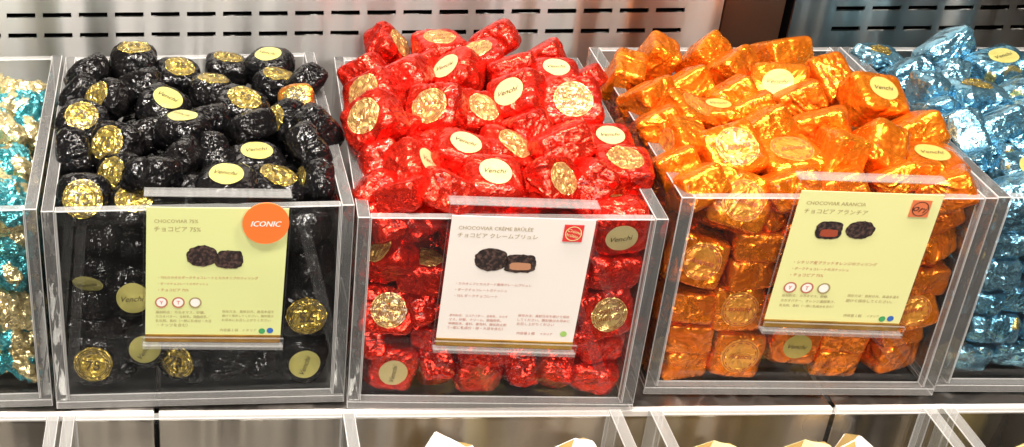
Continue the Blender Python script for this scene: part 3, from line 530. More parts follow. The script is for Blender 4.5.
(0.4813,0.7934,0.1266,0.934,-0.215,-0.277,0.068,1.04,0,0,2,'pale blue foil chocolate, seal hidden, first from left in first heap row'),
(0.4642,0.7551,0.1223,0.844,-0.266,-0.389,0.257,0.85,0,0,2,'pale blue foil chocolate, seal hidden, third from left in second heap row'),
(0.4360,0.7218,0.1267,0.681,0.012,-0.729,0.061,0.94,0,0,2,'pale blue foil chocolate, seal hidden, first from left in third heap row'),
(0.4601,0.7163,0.1262,0.035,0.994,0.080,-0.057,1.09,0,0,0,'pale blue foil chocolate, gold seal facing up, third from left in third heap row'),
(0.5068,0.7702,0.1222,0.985,0.059,-0.081,0.139,1.13,1,0,0,'pale blue foil chocolate, cream sticker facing up, fourth from left in second heap row'),
(0.4871,0.7217,0.1236,0.933,-0.168,-0.308,-0.081,0.99,0,0,2,'pale blue foil chocolate, seal hidden, fourth from left in third heap row'),
(0.4348,0.6773,0.1216,0.617,-0.238,-0.692,0.291,0.94,0,0,2,'pale blue foil chocolate, seal hidden, first from left in fourth heap row'),
(0.4552,0.6815,0.1250,0.949,-0.222,-0.217,0.060,0.94,0,0,2,'pale blue foil chocolate, seal hidden, second from left in fourth heap row'),
(0.4716,0.6835,0.1152,0.905,-0.268,-0.156,0.292,0.90,0,0,2,'pale blue foil chocolate, seal hidden, third from left in fourth heap row'),
(0.4508,0.6610,0.1090,0.842,-0.131,-0.521,0.044,0.94,0,0,2,'pale blue foil chocolate, seal hidden, second from left in fifth heap row'),
(0.4518,0.6400,0.1149,0.962,0.261,0.034,0.076,0.94,1,0,0,'pale blue foil chocolate, cream sticker facing forward, second from left in sixth heap row'),
(0.4376,0.6198,0.1157,0.962,-0.213,-0.168,-0.036,0.94,0,0,2,'pale blue foil chocolate, seal hidden, first from left in sixth heap row'),
(0.4908,0.6983,0.1277,0.960,-0.229,-0.144,0.069,0.94,0,0,2,'pale blue foil chocolate, seal hidden, fifth from left in third heap row'),
(0.4729,0.6550,0.1171,0.940,-0.179,-0.203,-0.205,0.94,0,0,2,'pale blue foil chocolate, seal hidden, third from left in fifth heap row'),
(0.4284,0.7020,0.1252,0.954,-0.196,-0.187,-0.126,0.80,0,0,2,'pale blue foil chocolate, seal hidden, second from left in third heap row'),
(0.4350,0.6570,0.1161,0.934,-0.251,-0.102,0.235,0.71,0,0,2,'pale blue foil chocolate, seal hidden, first from left in fifth heap row'),
(0.4378,0.6230,0.0851,0.045,-0.998,0.024,-0.045,0.95,0,1,2,'pale blue foil chocolate, lying flat, first from left, fifth row up behind pane'),
(0.4377,0.6209,0.0670,0.003,-1.000,-0.018,0.014,0.95,0,1,2,'pale blue foil chocolate, lying flat, first from left, fourth row up behind pane'),
(0.4359,0.6203,0.0507,0.062,-0.979,0.194,0.021,0.81,0,1,2,'pale blue foil chocolate, lying flat, first from left, third row up behind pane'),
(0.4455,0.6206,0.0331,0.064,-0.996,0.062,-0.017,0.95,0,1,2,'pale blue foil chocolate, lying flat, first from left, second row up behind pane'),
(0.4372,0.6210,0.0132,0.075,-0.992,0.103,-0.003,0.91,0,1,2,'pale blue foil chocolate, lying flat, first from left in bottom row behind front pane'),
(0.4651,0.6198,0.0149,0.021,-0.998,0.061,-0.003,0.91,0,1,2,'pale blue foil chocolate, lying flat, second from left in bottom row behind front pane'),
(0.4597,0.6217,0.0506,0.032,-0.995,0.093,0.023,0.95,0,1,2,'pale blue foil chocolate, lying flat, second from left, third row up behind pane'),
(0.4378,0.6229,0.1003,0.050,0.997,-0.062,0.002,0.95,0,1,2,'pale blue foil chocolate, lying flat, second from left, fifth row up behind pane'),
(0.4730,0.6212,0.0327,0.024,0.990,0.131,-0.050,0.95,0,1,2,'pale blue foil chocolate, lying flat, second from left, second row up behind pane'),
(0.5002,0.6228,0.0097,0.944,-0.008,0.087,0.317,0.93,0,2,0,None),
(0.5277,0.6212,0.0105,0.801,-0.026,-0.125,0.585,0.93,0,2,0,None),
(0.5585,0.6194,0.0117,0.542,0.021,0.101,0.834,0.93,0,2,0,None),
(0.4401,0.6517,0.0101,0.341,0.031,-0.077,-0.936,0.93,0,2,0,None),
(0.4686,0.6467,0.0093,0.181,0.076,-0.004,-0.981,0.93,0,2,0,None),
(0.4997,0.6484,0.0110,0.985,-0.008,-0.071,0.158,0.93,0,2,0,None),
(0.5330,0.6495,0.0100,0.904,0.061,-0.053,-0.421,0.93,0,2,0,None),
(0.5588,0.6470,0.0117,0.971,0.050,-0.044,0.228,0.93,0,2,0,None),
(0.4393,0.6781,0.0106,0.982,0.060,0.075,0.162,0.93,0,2,0,None),
(0.5606,0.6756,0.0088,0.407,-0.109,0.011,0.907,0.93,0,2,0,None),
(0.4416,0.7068,0.0104,0.609,0.052,0.022,-0.791,0.93,0,2,0,None),
(0.5613,0.7030,0.0105,0.194,0.036,0.032,0.980,0.93,0,2,0,None),
(0.4440,0.7338,0.0108,0.941,-0.105,0.079,-0.311,0.93,0,2,0,None),
(0.5621,0.7297,0.0102,0.406,-0.182,0.013,0.896,0.93,0,2,0,None),
(0.4433,0.7602,0.0098,0.871,-0.025,-0.003,0.491,0.93,0,2,0,None),
(0.5642,0.7591,0.0117,0.270,-0.057,0.039,0.960,0.93,0,2,0,None),
(0.4425,0.7888,0.0107,0.307,0.004,0.033,0.951,0.93,0,2,0,None),
(0.4721,0.7892,0.0091,0.678,-0.045,-0.114,-0.725,0.93,0,2,0,None),
(0.5021,0.7885,0.0091,0.968,0.178,0.173,0.016,0.93,0,2,0,None),
(0.5347,0.7881,0.0106,0.622,0.021,0.069,-0.780,0.93,0,2,0,None),
(0.5613,0.7861,0.0118,0.996,0.025,-0.083,0.021,0.93,0,2,0,None),
(0.4993,0.6225,0.0311,0.212,0.055,0.075,-0.973,0.93,0,2,0,None),
(0.5304,0.6234,0.0329,0.100,-0.017,0.018,-0.995,0.93,0,2,0,None),
(0.5591,0.6220,0.0325,0.627,0.080,0.001,-0.775,0.93,0,2,0,None),
(0.4405,0.6502,0.0328,0.530,0.036,0.002,-0.847,0.93,0,2,0,None),
(0.4677,0.6509,0.0304,0.728,0.012,-0.069,0.682,0.93,0,2,0,None),
(0.4998,0.6492,0.0299,0.853,0.090,-0.061,0.510,0.93,0,2,0,None),
(0.5303,0.6485,0.0336,0.342,0.022,0.055,0.938,0.93,0,2,0,None),
(0.5595,0.6491,0.0327,0.637,-0.123,-0.002,0.761,0.93,0,2,0,None),
(0.4419,0.6787,0.0304,0.775,-0.051,-0.148,-0.612,0.93,0,2,0,None),
(0.5586,0.6761,0.0312,0.600,0.201,0.048,-0.773,0.93,0,2,0,None),
(0.4416,0.7058,0.0314,0.998,-0.046,0.020,-0.036,0.93,0,2,0,None),
(0.5605,0.7023,0.0304,0.657,-0.025,-0.034,0.753,0.93,0,2,0,None),
(0.4401,0.7330,0.0336,0.318,-0.033,-0.141,0.937,0.93,0,2,0,None),
(0.5622,0.7315,0.0305,0.564,-0.028,0.090,-0.820,0.93,0,2,0,None),
(0.4418,0.7611,0.0323,0.068,0.047,0.001,0.997,0.93,0,2,0,None),
(0.5622,0.7598,0.0302,0.025,-0.117,0.054,0.991,0.93,0,2,0,None),
(0.4427,0.7888,0.0311,0.443,-0.076,0.077,0.890,0.93,0,2,0,None),
(0.4741,0.7910,0.0316,0.050,-0.004,0.054,0.997,0.93,0,2,0,None),
(0.5014,0.7878,0.0314,0.837,0.013,0.042,0.546,0.93,0,2,0,None),
(0.5323,0.7871,0.0309,0.361,-0.042,-0.028,0.931,0.93,0,2,0,None),
(0.5613,0.7883,0.0315,0.136,0.089,-0.094,-0.982,0.93,0,2,0,None),
(0.5019,0.6210,0.0545,0.963,-0.016,0.037,-0.266,0.93,0,2,0,None),
(0.5300,0.6223,0.0528,0.215,-0.013,-0.011,-0.976,0.93,0,2,0,None),
(0.5601,0.6190,0.0518,0.997,0.048,0.022,0.050,0.93,0,2,0,None),
(0.4390,0.6502,0.0528,0.403,0.067,0.031,0.912,0.93,0,2,0,None),
(0.4700,0.6537,0.0534,0.721,0.053,0.001,0.691,0.93,0,2,0,None),
(0.4997,0.6494,0.0543,0.949,-0.105,-0.132,-0.267,0.93,0,2,0,None),
(0.5306,0.6455,0.0525,0.930,-0.038,-0.042,-0.363,0.93,0,2,0,None),
(0.5584,0.6491,0.0531,0.777,-0.031,0.081,0.624,0.93,0,2,0,None),
(0.4407,0.6765,0.0510,0.905,-0.007,0.112,0.410,0.93,0,2,0,None),
(0.5598,0.6757,0.0524,0.933,0.040,-0.042,0.355,0.93,0,2,0,None),
(0.4416,0.7051,0.0511,0.796,-0.010,-0.075,-0.600,0.93,0,2,0,None),
(0.5606,0.7034,0.0521,0.812,-0.031,-0.121,-0.571,0.93,0,2,0,None),
(0.4449,0.7326,0.0523,0.725,0.058,0.035,0.685,0.93,0,2,0,None),
(0.5603,0.7311,0.0527,0.814,-0.057,-0.049,-0.575,0.93,0,2,0,None),
(0.4429,0.7613,0.0521,0.924,-0.079,0.012,-0.374,0.93,0,2,0,None),
(0.5626,0.7583,0.0510,0.245,-0.086,0.037,0.965,0.93,0,2,0,None),
(0.4450,0.7890,0.0533,0.182,-0.109,-0.054,-0.976,0.93,0,2,0,None),
(0.4728,0.7885,0.0514,0.519,-0.070,-0.047,-0.851,0.93,0,2,0,None),
(0.5052,0.7873,0.0522,0.469,0.041,0.038,-0.882,0.93,0,2,0,None),
(0.5328,0.7890,0.0530,0.267,-0.034,0.027,-0.963,0.93,0,2,0,None),
(0.5625,0.7854,0.0534,0.073,-0.011,0.122,0.990,0.93,0,2,0,None),
(0.4701,0.6253,0.0731,0.993,0.053,-0.013,-0.106,0.93,0,2,0,None),
(0.5008,0.6215,0.0735,0.797,-0.217,0.004,-0.564,0.93,0,2,0,None),
(0.5305,0.6216,0.0736,0.054,0.036,0.000,0.998,0.93,0,2,0,None),
(0.5599,0.6206,0.0744,0.963,-0.051,0.056,-0.259,0.93,0,2,0,None),
(0.4423,0.6510,0.0731,0.627,0.065,-0.020,-0.776,0.93,0,2,0,None),
(0.4702,0.6501,0.0712,0.600,-0.028,0.040,0.799,0.93,0,2,0,None),
(0.4988,0.6507,0.0725,0.913,0.037,-0.114,0.391,0.93,0,2,0,None),
(0.5302,0.6497,0.0744,0.993,0.087,0.022,-0.075,0.93,0,2,0,None),
(0.5586,0.6477,0.0714,0.932,-0.048,-0.010,-0.359,0.93,0,2,0,None),
(0.4413,0.6770,0.0717,0.044,-0.051,0.083,0.994,0.93,0,2,0,None),
(0.5598,0.6771,0.0729,0.873,-0.084,0.081,-0.474,0.93,0,2,0,None),
(0.4422,0.7049,0.0723,0.906,-0.061,-0.090,0.409,0.93,0,2,0,None),
(0.5608,0.7028,0.0746,0.854,0.030,-0.055,0.516,0.93,0,2,0,None),
(0.4436,0.7339,0.0715,0.384,0.024,-0.059,-0.921,0.93,0,2,0,None),
(0.5633,0.7293,0.0739,0.717,-0.038,-0.101,-0.689,0.93,0,2,0,None),
(0.4437,0.7604,0.0718,0.746,-0.021,-0.091,0.660,0.93,0,2,0,None),
(0.5635,0.7603,0.0735,0.916,0.038,-0.067,-0.393,0.93,0,2,0,None),
(0.4448,0.7893,0.0737,0.944,0.148,0.016,-0.294,0.93,0,2,0,None),
(0.4716,0.7888,0.0733,0.420,-0.042,-0.051,0.905,0.93,0,2,0,None),
(0.5017,0.7866,0.0730,0.862,0.054,-0.029,-0.503,0.93,0,2,0,None),
(0.5348,0.7848,0.0732,0.997,0.007,0.003,0.079,0.93,0,2,0,None),
(0.5623,0.7876,0.0727,0.051,0.010,-0.000,-0.999,0.93,0,2,0,None),
(0.4690,0.6486,0.0942,0.897,0.048,-0.082,0.432,0.93,0,2,0,None),
(0.5005,0.6471,0.0957,0.509,0.002,0.008,-0.861,0.93,0,2,0,None),
(0.5299,0.6478,0.0962,0.976,-0.009,-0.080,0.202,0.93,0,2,0,None),
(0.5584,0.6478,0.0944,0.983,0.067,0.170,0.017,0.93,0,2,0,None),
(0.4415,0.6782,0.0928,0.713,0.016,0.027,0.701,0.93,0,2,0,None),
(0.4710,0.6780,0.0951,0.565,-0.079,0.018,-0.821,0.93,0,2,0,None),
(0.4992,0.6768,0.0942,0.958,0.002,-0.031,-0.285,0.93,0,2,0,None),
(0.5323,0.6788,0.0936,0.983,0.012,0.033,-0.181,0.93,0,2,0,None),
(0.5608,0.6757,0.0938,0.424,0.040,-0.063,0.903,0.93,0,2,0,None),
(0.4405,0.7065,0.0941,0.852,0.043,0.069,0.517,0.93,0,2,0,None),
(0.4701,0.7060,0.0938,0.985,-0.003,0.015,0.174,0.93,0,2,0,None),
(0.4987,0.7050,0.0925,0.184,-0.059,0.155,-0.969,0.93,0,2,0,None),
(0.5290,0.7060,0.0927,0.862,0.030,0.028,-0.505,0.93,0,2,0,None),
(0.5605,0.7041,0.0938,0.921,0.052,0.054,0.383,0.93,0,2,0,None),
(0.4415,0.7340,0.0959,0.812,0.004,0.031,0.583,0.93,0,2,0,None),
(0.4709,0.7347,0.0929,0.996,0.004,-0.068,0.053,0.93,0,2,0,None),
(0.5040,0.7294,0.0944,0.960,0.066,0.073,-0.263,0.93,0,2,0,None),
(0.5321,0.7336,0.0931,0.939,-0.104,-0.086,0.317,0.93,0,2,0,None),
(0.5610,0.7284,0.0955,0.917,-0.082,0.019,0.390,0.93,0,2,0,None),
(0.4420,0.7607,0.0955,0.938,0.176,0.052,0.295,0.93,0,2,0,None),
(0.4745,0.7601,0.0926,0.028,-0.000,0.008,-1.000,0.93,0,2,0,None),
(0.5017,0.7596,0.0935,0.657,0.059,-0.029,0.751,0.93,0,2,0,None),
(0.5320,0.7609,0.0944,0.103,0.004,-0.041,-0.994,0.93,0,2,0,None),
(0.5634,0.7593,0.0958,0.961,0.029,0.095,0.258,0.93,0,2,0,None),
(0.4442,0.7895,0.0939,0.260,-0.067,-0.155,0.951,0.93,0,2,0,None),
(0.4739,0.7892,0.0927,0.668,0.084,0.022,0.739,0.93,0,2,0,None),
(0.5033,0.7867,0.0934,0.332,0.163,0.012,-0.929,0.93,0,2,0,None),
(0.5333,0.7871,0.0949,0.480,-0.001,0.054,-0.876,0.93,0,2,0,None),
(0.5622,0.7871,0.0943,0.701,-0.052,-0.052,0.709,0.93,0,2,0,None),
],
'teal': [
(-0.1345,0.7856,0.1053,0.125,-0.981,0.022,0.144,0.94,0,0,0,'turquoise and gold foil chocolate, twisted, first from left in first heap row'),
(-0.1140,0.7834,0.1020,0.179,-0.929,-0.234,0.223,0.90,0,0,0,'turquoise and gold foil chocolate, twisted, fourth from left in first heap row'),
(-0.1267,0.7651,0.1005,0.757,-0.626,0.171,-0.083,0.94,0,0,0,'turquoise and gold foil chocolate, twisted, second from left in first heap row'),
(-0.1122,0.7486,0.1056,0.227,-0.892,-0.081,0.383,0.90,0,0,0,'turquoise and gold foil chocolate, twisted, third from left in first heap row'),
(-0.1208,0.7072,0.1122,0.041,-0.919,0.216,0.326,0.94,0,0,0,'turquoise and gold foil chocolate, twisted, first from left in second heap row'),
(-0.1123,0.7242,0.1022,0.145,-0.918,0.003,-0.370,0.94,0,0,0,'turquoise and gold foil chocolate, twisted, second from left in second heap row'),
(-0.1161,0.6856,0.1037,0.850,-0.496,-0.127,0.128,0.99,0,0,0,'turquoise and gold foil chocolate, twisted, first from left in third heap row'),
(-0.1116,0.6637,0.1084,0.160,-0.884,-0.139,0.417,1.04,0,0,0,'turquoise and gold foil chocolate, twisted, second from left in third heap row'),
(-0.1140,0.6388,0.1090,0.649,-0.669,0.275,-0.233,1.04,0,0,0,'turquoise and gold foil chocolate, twisted, first from left in fourth heap row'),
(-0.1104,0.6498,0.0932,0.121,-0.932,0.042,-0.339,0.94,0,0,0,'turquoise and gold foil chocolate, twisted, first from left in fifth heap row'),
(-0.1108,0.6157,0.1132,0.644,-0.675,0.261,-0.247,1.05,0,1,0,'turquoise and gold foil chocolate, twisted, first from left, fifth row up behind pane'),
(-0.1098,0.6187,0.0957,0.681,-0.583,0.396,-0.199,1.00,0,1,0,'turquoise and gold foil chocolate, twisted, second from left, fifth row up behind pane'),
(-0.1107,0.6288,0.0688,0.294,-0.847,-0.139,0.421,1.05,0,1,0,'turquoise and gold foil chocolate, twisted, second from left, fourth row up behind pane'),
(-0.1110,0.6151,0.0776,0.626,-0.691,0.214,-0.290,1.00,0,1,0,'turquoise and gold foil chocolate, twisted, first from left, fourth row up behind pane'),
(-0.1103,0.6132,0.0547,0.126,-0.913,0.051,0.383,1.00,0,1,0,'turquoise and gold foil chocolate, twisted, first from left, third row up behind pane'),
(-0.1160,0.6230,0.0323,0.640,-0.699,0.190,-0.255,1.00,0,1,0,'turquoise and gold foil chocolate, twisted, first from left, second row up behind pane'),
(-0.1086,0.6129,0.0352,0.220,-0.925,-0.194,0.243,0.86,0,1,0,'turquoise and gold foil chocolate, twisted, second from left, second row up behind pane'),
(-0.1133,0.6227,0.0138,0.313,-0.888,-0.208,0.265,1.00,0,1,0,'turquoise and gold foil chocolate, twisted, first from left in bottom row behind front pane'),
(-0.1066,0.6110,0.0156,0.080,-0.857,0.075,0.503,0.81,0,1,0,'turquoise and gold foil chocolate, twisted, second from left in bottom row behind front pane'),
(-0.2325,0.6109,0.0119,0.822,-0.069,0.008,-0.565,0.93,0,2,0,None),
(-0.2029,0.6137,0.0109,0.632,-0.056,-0.032,0.772,0.93,0,2,0,None),
(-0.1713,0.6133,0.0087,0.478,0.011,-0.020,-0.878,0.93,0,2,0,None),
(-0.1422,0.6145,0.0115,0.045,-0.004,0.009,0.999,0.93,0,2,0,None),
(-0.2320,0.6423,0.0107,0.425,0.023,-0.103,0.899,0.93,0,2,0,None),
(-0.2006,0.6418,0.0115,0.913,0.022,0.048,0.404,0.93,0,2,0,None),
(-0.1723,0.6430,0.0113,0.234,-0.038,-0.003,-0.971,0.93,0,2,0,None),
(-0.1428,0.6419,0.0118,0.355,0.148,-0.040,-0.922,0.93,0,2,0,None),
(-0.2328,0.6679,0.0140,0.608,0.020,0.035,-0.793,0.93,0,2,0,None),
(-0.1129,0.6721,0.0116,0.813,0.080,0.069,-0.573,0.93,0,2,0,None),
(-0.2340,0.6957,0.0093,0.923,0.066,-0.019,-0.379,0.93,0,2,0,None),
(-0.1159,0.6993,0.0109,0.995,0.049,-0.081,-0.030,0.93,0,2,0,None),
(-0.2333,0.7207,0.0105,0.217,-0.112,-0.057,0.968,0.93,0,2,0,None),
(-0.1156,0.7272,0.0100,0.974,-0.088,0.127,-0.164,0.93,0,2,0,None),
(-0.2368,0.7501,0.0119,0.961,0.015,-0.019,0.276,0.93,0,2,0,None),
(-0.1172,0.7556,0.0108,0.554,0.057,-0.022,0.830,0.93,0,2,0,None),
(-0.2368,0.7803,0.0119,0.989,-0.029,0.072,0.127,0.93,0,2,0,None),
(-0.2093,0.7809,0.0105,0.952,0.022,0.000,0.304,0.93,0,2,0,None),
(-0.1769,0.7816,0.0122,0.425,-0.013,-0.080,0.901,0.93,0,2,0,None),
(-0.1474,0.7841,0.0109,0.071,-0.070,0.068,0.993,0.93,0,2,0,None),
(-0.1182,0.7843,0.0105,0.068,0.111,-0.020,0.991,0.93,0,2,0,None),
(-0.2308,0.6140,0.0337,0.747,-0.121,0.061,-0.651,0.93,0,2,0,None),
(-0.2021,0.6133,0.0308,0.670,0.109,-0.146,0.720,0.93,0,2,0,None),
(-0.1717,0.6176,0.0324,0.986,-0.036,-0.042,-0.157,0.93,0,2,0,None),
(-0.1424,0.6131,0.0330,0.014,-0.043,0.088,-0.995,0.93,0,2,0,None),
(-0.2310,0.6396,0.0305,0.572,-0.029,0.105,-0.813,0.93,0,2,0,None),
(-0.2020,0.6425,0.0333,0.817,-0.018,0.075,0.571,0.93,0,2,0,None),
(-0.1732,0.6430,0.0331,0.313,0.041,0.187,0.930,0.93,0,2,0,None),
(-0.1423,0.6442,0.0316,0.433,0.030,-0.072,0.898,0.93,0,2,0,None),
(-0.1139,0.6444,0.0302,0.081,0.087,-0.069,0.991,0.93,0,2,0,None),
(-0.2348,0.6677,0.0328,0.881,-0.033,-0.051,0.469,0.93,0,2,0,None),
(-0.1161,0.6719,0.0320,0.513,0.048,-0.079,-0.853,0.93,0,2,0,None),
(-0.2349,0.6960,0.0309,0.845,0.013,0.195,-0.497,0.93,0,2,0,None),
(-0.1129,0.6970,0.0299,0.201,-0.034,0.044,-0.978,0.93,0,2,0,None),
(-0.2331,0.7233,0.0305,0.601,0.144,-0.130,-0.776,0.93,0,2,0,None),
(-0.1145,0.7273,0.0302,0.126,-0.134,-0.062,-0.981,0.93,0,2,0,None),
(-0.2366,0.7509,0.0311,0.986,0.078,-0.042,0.139,0.93,0,2,0,None),
(-0.1154,0.7552,0.0311,0.425,0.080,0.053,0.900,0.93,0,2,0,None),
(-0.2367,0.7791,0.0326,0.870,0.005,-0.029,0.492,0.93,0,2,0,None),
(-0.2053,0.7795,0.0310,0.611,0.018,-0.067,-0.788,0.93,0,2,0,None),
(-0.1782,0.7815,0.0309,0.320,-0.034,-0.018,-0.947,0.93,0,2,0,None),
(-0.1450,0.7810,0.0314,0.483,0.022,-0.151,-0.862,0.93,0,2,0,None),
(-0.1147,0.7821,0.0296,0.683,0.077,0.082,0.721,0.93,0,2,0,None),
(-0.2314,0.6136,0.0529,0.813,0.001,-0.140,-0.566,0.93,0,2,0,None),
(-0.2021,0.6157,0.0533,0.034,0.029,0.134,-0.990,0.93,0,2,0,None),
(-0.1710,0.6144,0.0512,0.930,0.107,-0.022,-0.351,0.93,0,2,0,None),
(-0.1408,0.6166,0.0517,0.996,-0.040,0.021,0.073,0.93,0,2,0,None),
(-0.2342,0.6405,0.0536,0.309,0.116,0.128,0.935,0.93,0,2,0,None),
(-0.2022,0.6407,0.0522,0.495,0.069,-0.028,0.866,0.93,0,2,0,None),
(-0.1735,0.6401,0.0514,0.943,0.059,-0.144,0.294,0.93,0,2,0,None),
(-0.1427,0.6433,0.0536,0.601,-0.052,0.086,-0.793,0.93,0,2,0,None),
(-0.1121,0.6439,0.0528,0.400,0.119,0.011,-0.909,0.93,0,2,0,None),
(-0.2322,0.6679,0.0523,0.282,-0.097,-0.079,-0.951,0.93,0,2,0,None),
(-0.1118,0.6711,0.0521,0.966,0.016,0.029,-0.255,0.93,0,2,0,None),
(-0.2317,0.6958,0.0514,0.935,-0.138,-0.010,-0.325,0.93,0,2,0,None),
(-0.1126,0.6988,0.0519,0.224,0.053,-0.001,-0.973,0.93,0,2,0,None),
(-0.2335,0.7260,0.0512,0.954,0.039,0.134,-0.266,0.93,0,2,0,None),
(-0.1139,0.7278,0.0527,0.467,-0.119,-0.033,0.876,0.93,0,2,0,None),
(-0.2321,0.7513,0.0526,0.209,0.090,0.017,-0.974,0.93,0,2,0,None),
(-0.1145,0.7545,0.0530,0.528,-0.024,-0.059,0.847,0.93,0,2,0,None),
(-0.2371,0.7770,0.0528,0.970,0.051,-0.075,-0.225,0.93,0,2,0,None),
(-0.2071,0.7810,0.0517,0.883,-0.037,0.140,0.446,0.93,0,2,0,None),
(-0.1764,0.7798,0.0526,0.718,0.134,-0.012,0.683,0.93,0,2,0,None),
(-0.1479,0.7806,0.0506,0.666,0.110,0.106,0.730,0.93,0,2,0,None),
(-0.1173,0.7837,0.0503,0.584,-0.093,0.130,0.796,0.93,0,2,0,None),
(-0.2314,0.6137,0.0724,0.906,-0.064,0.031,0.416,0.93,0,2,0,None),
(-0.2011,0.6133,0.0735,0.180,-0.015,0.106,0.978,0.93,0,2,0,None),
(-0.1718,0.6116,0.0739,0.332,-0.030,0.083,-0.939,0.93,0,2,0,None),
(-0.1431,0.6164,0.0721,0.862,0.003,-0.038,-0.506,0.93,0,2,0,None),
(-0.2338,0.6396,0.0738,0.495,0.014,-0.084,-0.865,0.93,0,2,0,None),
(-0.2019,0.6422,0.0737,0.996,0.028,-0.062,-0.058,0.93,0,2,0,None),
(-0.1738,0.6416,0.0743,0.168,-0.002,-0.062,0.984,0.93,0,2,0,None),
(-0.1419,0.6443,0.0746,0.599,-0.043,0.065,0.797,0.93,0,2,0,None),
(-0.2314,0.6678,0.0722,0.917,0.104,0.030,-0.385,0.93,0,2,0,None),
(-0.2027,0.6689,0.0737,0.715,-0.017,-0.017,0.699,0.93,0,2,0,None),
(-0.1731,0.6689,0.0728,0.645,-0.004,-0.015,-0.764,0.93,0,2,0,None),
(-0.1451,0.6703,0.0737,0.924,-0.051,0.050,0.375,0.93,0,2,0,None),
(-0.1128,0.6716,0.0722,0.081,0.073,0.029,-0.994,0.93,0,2,0,None),
(-0.2334,0.6960,0.0730,0.786,-0.041,0.027,-0.616,0.93,0,2,0,None),
(-0.2034,0.6962,0.0722,0.378,-0.046,-0.015,-0.925,0.93,0,2,0,None),
(-0.1711,0.6975,0.0728,0.649,0.159,0.067,0.741,0.93,0,2,0,None),
(-0.1437,0.6971,0.0733,0.545,-0.146,0.015,-0.825,0.93,0,2,0,None),
(-0.1134,0.6995,0.0742,0.998,0.031,-0.013,0.047,0.93,0,2,0,None),
(-0.2334,0.7242,0.0739,0.380,-0.167,0.023,0.910,0.93,0,2,0,None),
(-0.2029,0.7242,0.0724,0.245,-0.002,0.076,-0.967,0.93,0,2,0,None),
(-0.1753,0.7265,0.0746,0.818,0.065,-0.134,-0.556,0.93,0,2,0,None),
(-0.1464,0.7254,0.0730,0.929,0.130,0.032,0.344,0.93,0,2,0,None),
(-0.1125,0.7278,0.0737,0.246,0.021,-0.085,0.965,0.93,0,2,0,None),
(-0.2348,0.7524,0.0758,0.060,0.052,0.035,0.996,0.93,0,2,0,None),
(-0.2069,0.7509,0.0728,0.995,-0.055,-0.045,0.066,0.93,0,2,0,None),
(-0.1734,0.7550,0.0740,0.817,-0.054,0.003,0.574,0.93,0,2,0,None),
(-0.1468,0.7543,0.0739,0.081,0.006,0.116,0.990,0.93,0,2,0,None),
(-0.1166,0.7549,0.0724,0.760,0.077,-0.009,0.646,0.93,0,2,0,None),
(-0.2355,0.7804,0.0731,0.985,-0.133,-0.098,0.054,0.93,0,2,0,None),
(-0.2044,0.7806,0.0739,0.891,-0.081,0.109,-0.434,0.93,0,2,0,None),
(-0.1780,0.7818,0.0730,0.949,0.003,-0.010,-0.315,0.93,0,2,0,None),
(-0.1442,0.7795,0.0732,0.954,-0.068,-0.075,-0.281,0.93,0,2,0,None),
(-0.1158,0.7820,0.0739,0.997,0.030,0.075,0.012,0.93,0,2,0,None),
(-0.2339,0.6409,0.0949,0.785,-0.091,0.019,0.613,0.93,0,2,0,None),
(-0.2044,0.6397,0.0935,0.919,0.006,-0.001,0.395,0.93,0,2,0,None),
(-0.1715,0.6417,0.0927,0.320,0.035,-0.172,-0.931,0.93,0,2,0,None),
(-0.1428,0.6448,0.0945,0.592,-0.050,-0.037,0.804,0.93,0,2,0,None),
],
}


# ------------------------------------------------------------------ helpers
def link(o, parent=None):
    COL.objects.link(o)
    if parent is not None:
        o.parent = parent
    return o

def obj_from_bm(name, bm, mats, parent=None, smooth=False):
    me = bpy.data.meshes.new(name)
    bm.normal_update()
    bm.to_mesh(me); bm.free()
    for m in (mats if isinstance(mats, (list, tuple)) else [mats]):
        me.materials.append(m)
    if smooth:
        for p in me.polygons: p.use_smooth = True
    return link(bpy.data.objects.new(name, me), parent)

def empty(name, loc=(0, 0, 0), rz=0.0):
    e = bpy.data.objects.new(name, None)
    e.empty_display_size = 0.02
    e.location = loc; e.rotation_euler = (0, 0, rz)
    return link(e)

def tag(o, label=None, cat=None, group=None, kind=None):
    if label: o['label'] = label
    if cat: o['category'] = cat
    if group: o['group'] = group
    if kind: o['kind'] = kind
    return o

def add_box(bm, x0, x1, y0, y1, z0, z1, mat=0, bevel=0.0):
    r = bmesh.ops.create_cube(bm, size=1.0)
    vs = r['verts']
    for v in vs:
        v.co = Vector(((x0 + x1) / 2 + v.co.x * (x1 - x0), (y0 + y1) / 2 + v.co.y * (y1 - y0), (z0 + z1) / 2 + v.co.z * (z1 - z0)))
    fs = set(f for v in vs for f in v.link_faces)
    for f in fs: f.material_index = mat
    if bevel > 0:
        es = list(set(e for v in vs for e in v.link_edges))
        bmesh.ops.bevel(bm, geom=es, offset=bevel, segments=2, profile=0.5, affect='EDGES')
    return fs

def box_obj(name, dims, mat, parent=None, bevel=0.0):
    bm = bmesh.new()
    add_box(bm, *dims, bevel=bevel)
    return obj_from_bm(name, bm, mat, parent)

# ------------------------------------------------------------------ materials
def new_mat(name):
    m = bpy.data.materials.new(name); m.use_nodes = True
    nt = m.node_tree; nt.nodes.clear()
    out = nt.nodes.new('ShaderNodeOutputMaterial')
    return m, nt, out

def N(nt, typ, **kw):
    n = nt.nodes.new(typ)
    for k, v in kw.items():
        if k in n.inputs: n.inputs[k].default_value = v
        else: setattr(n, k, v)
    return n

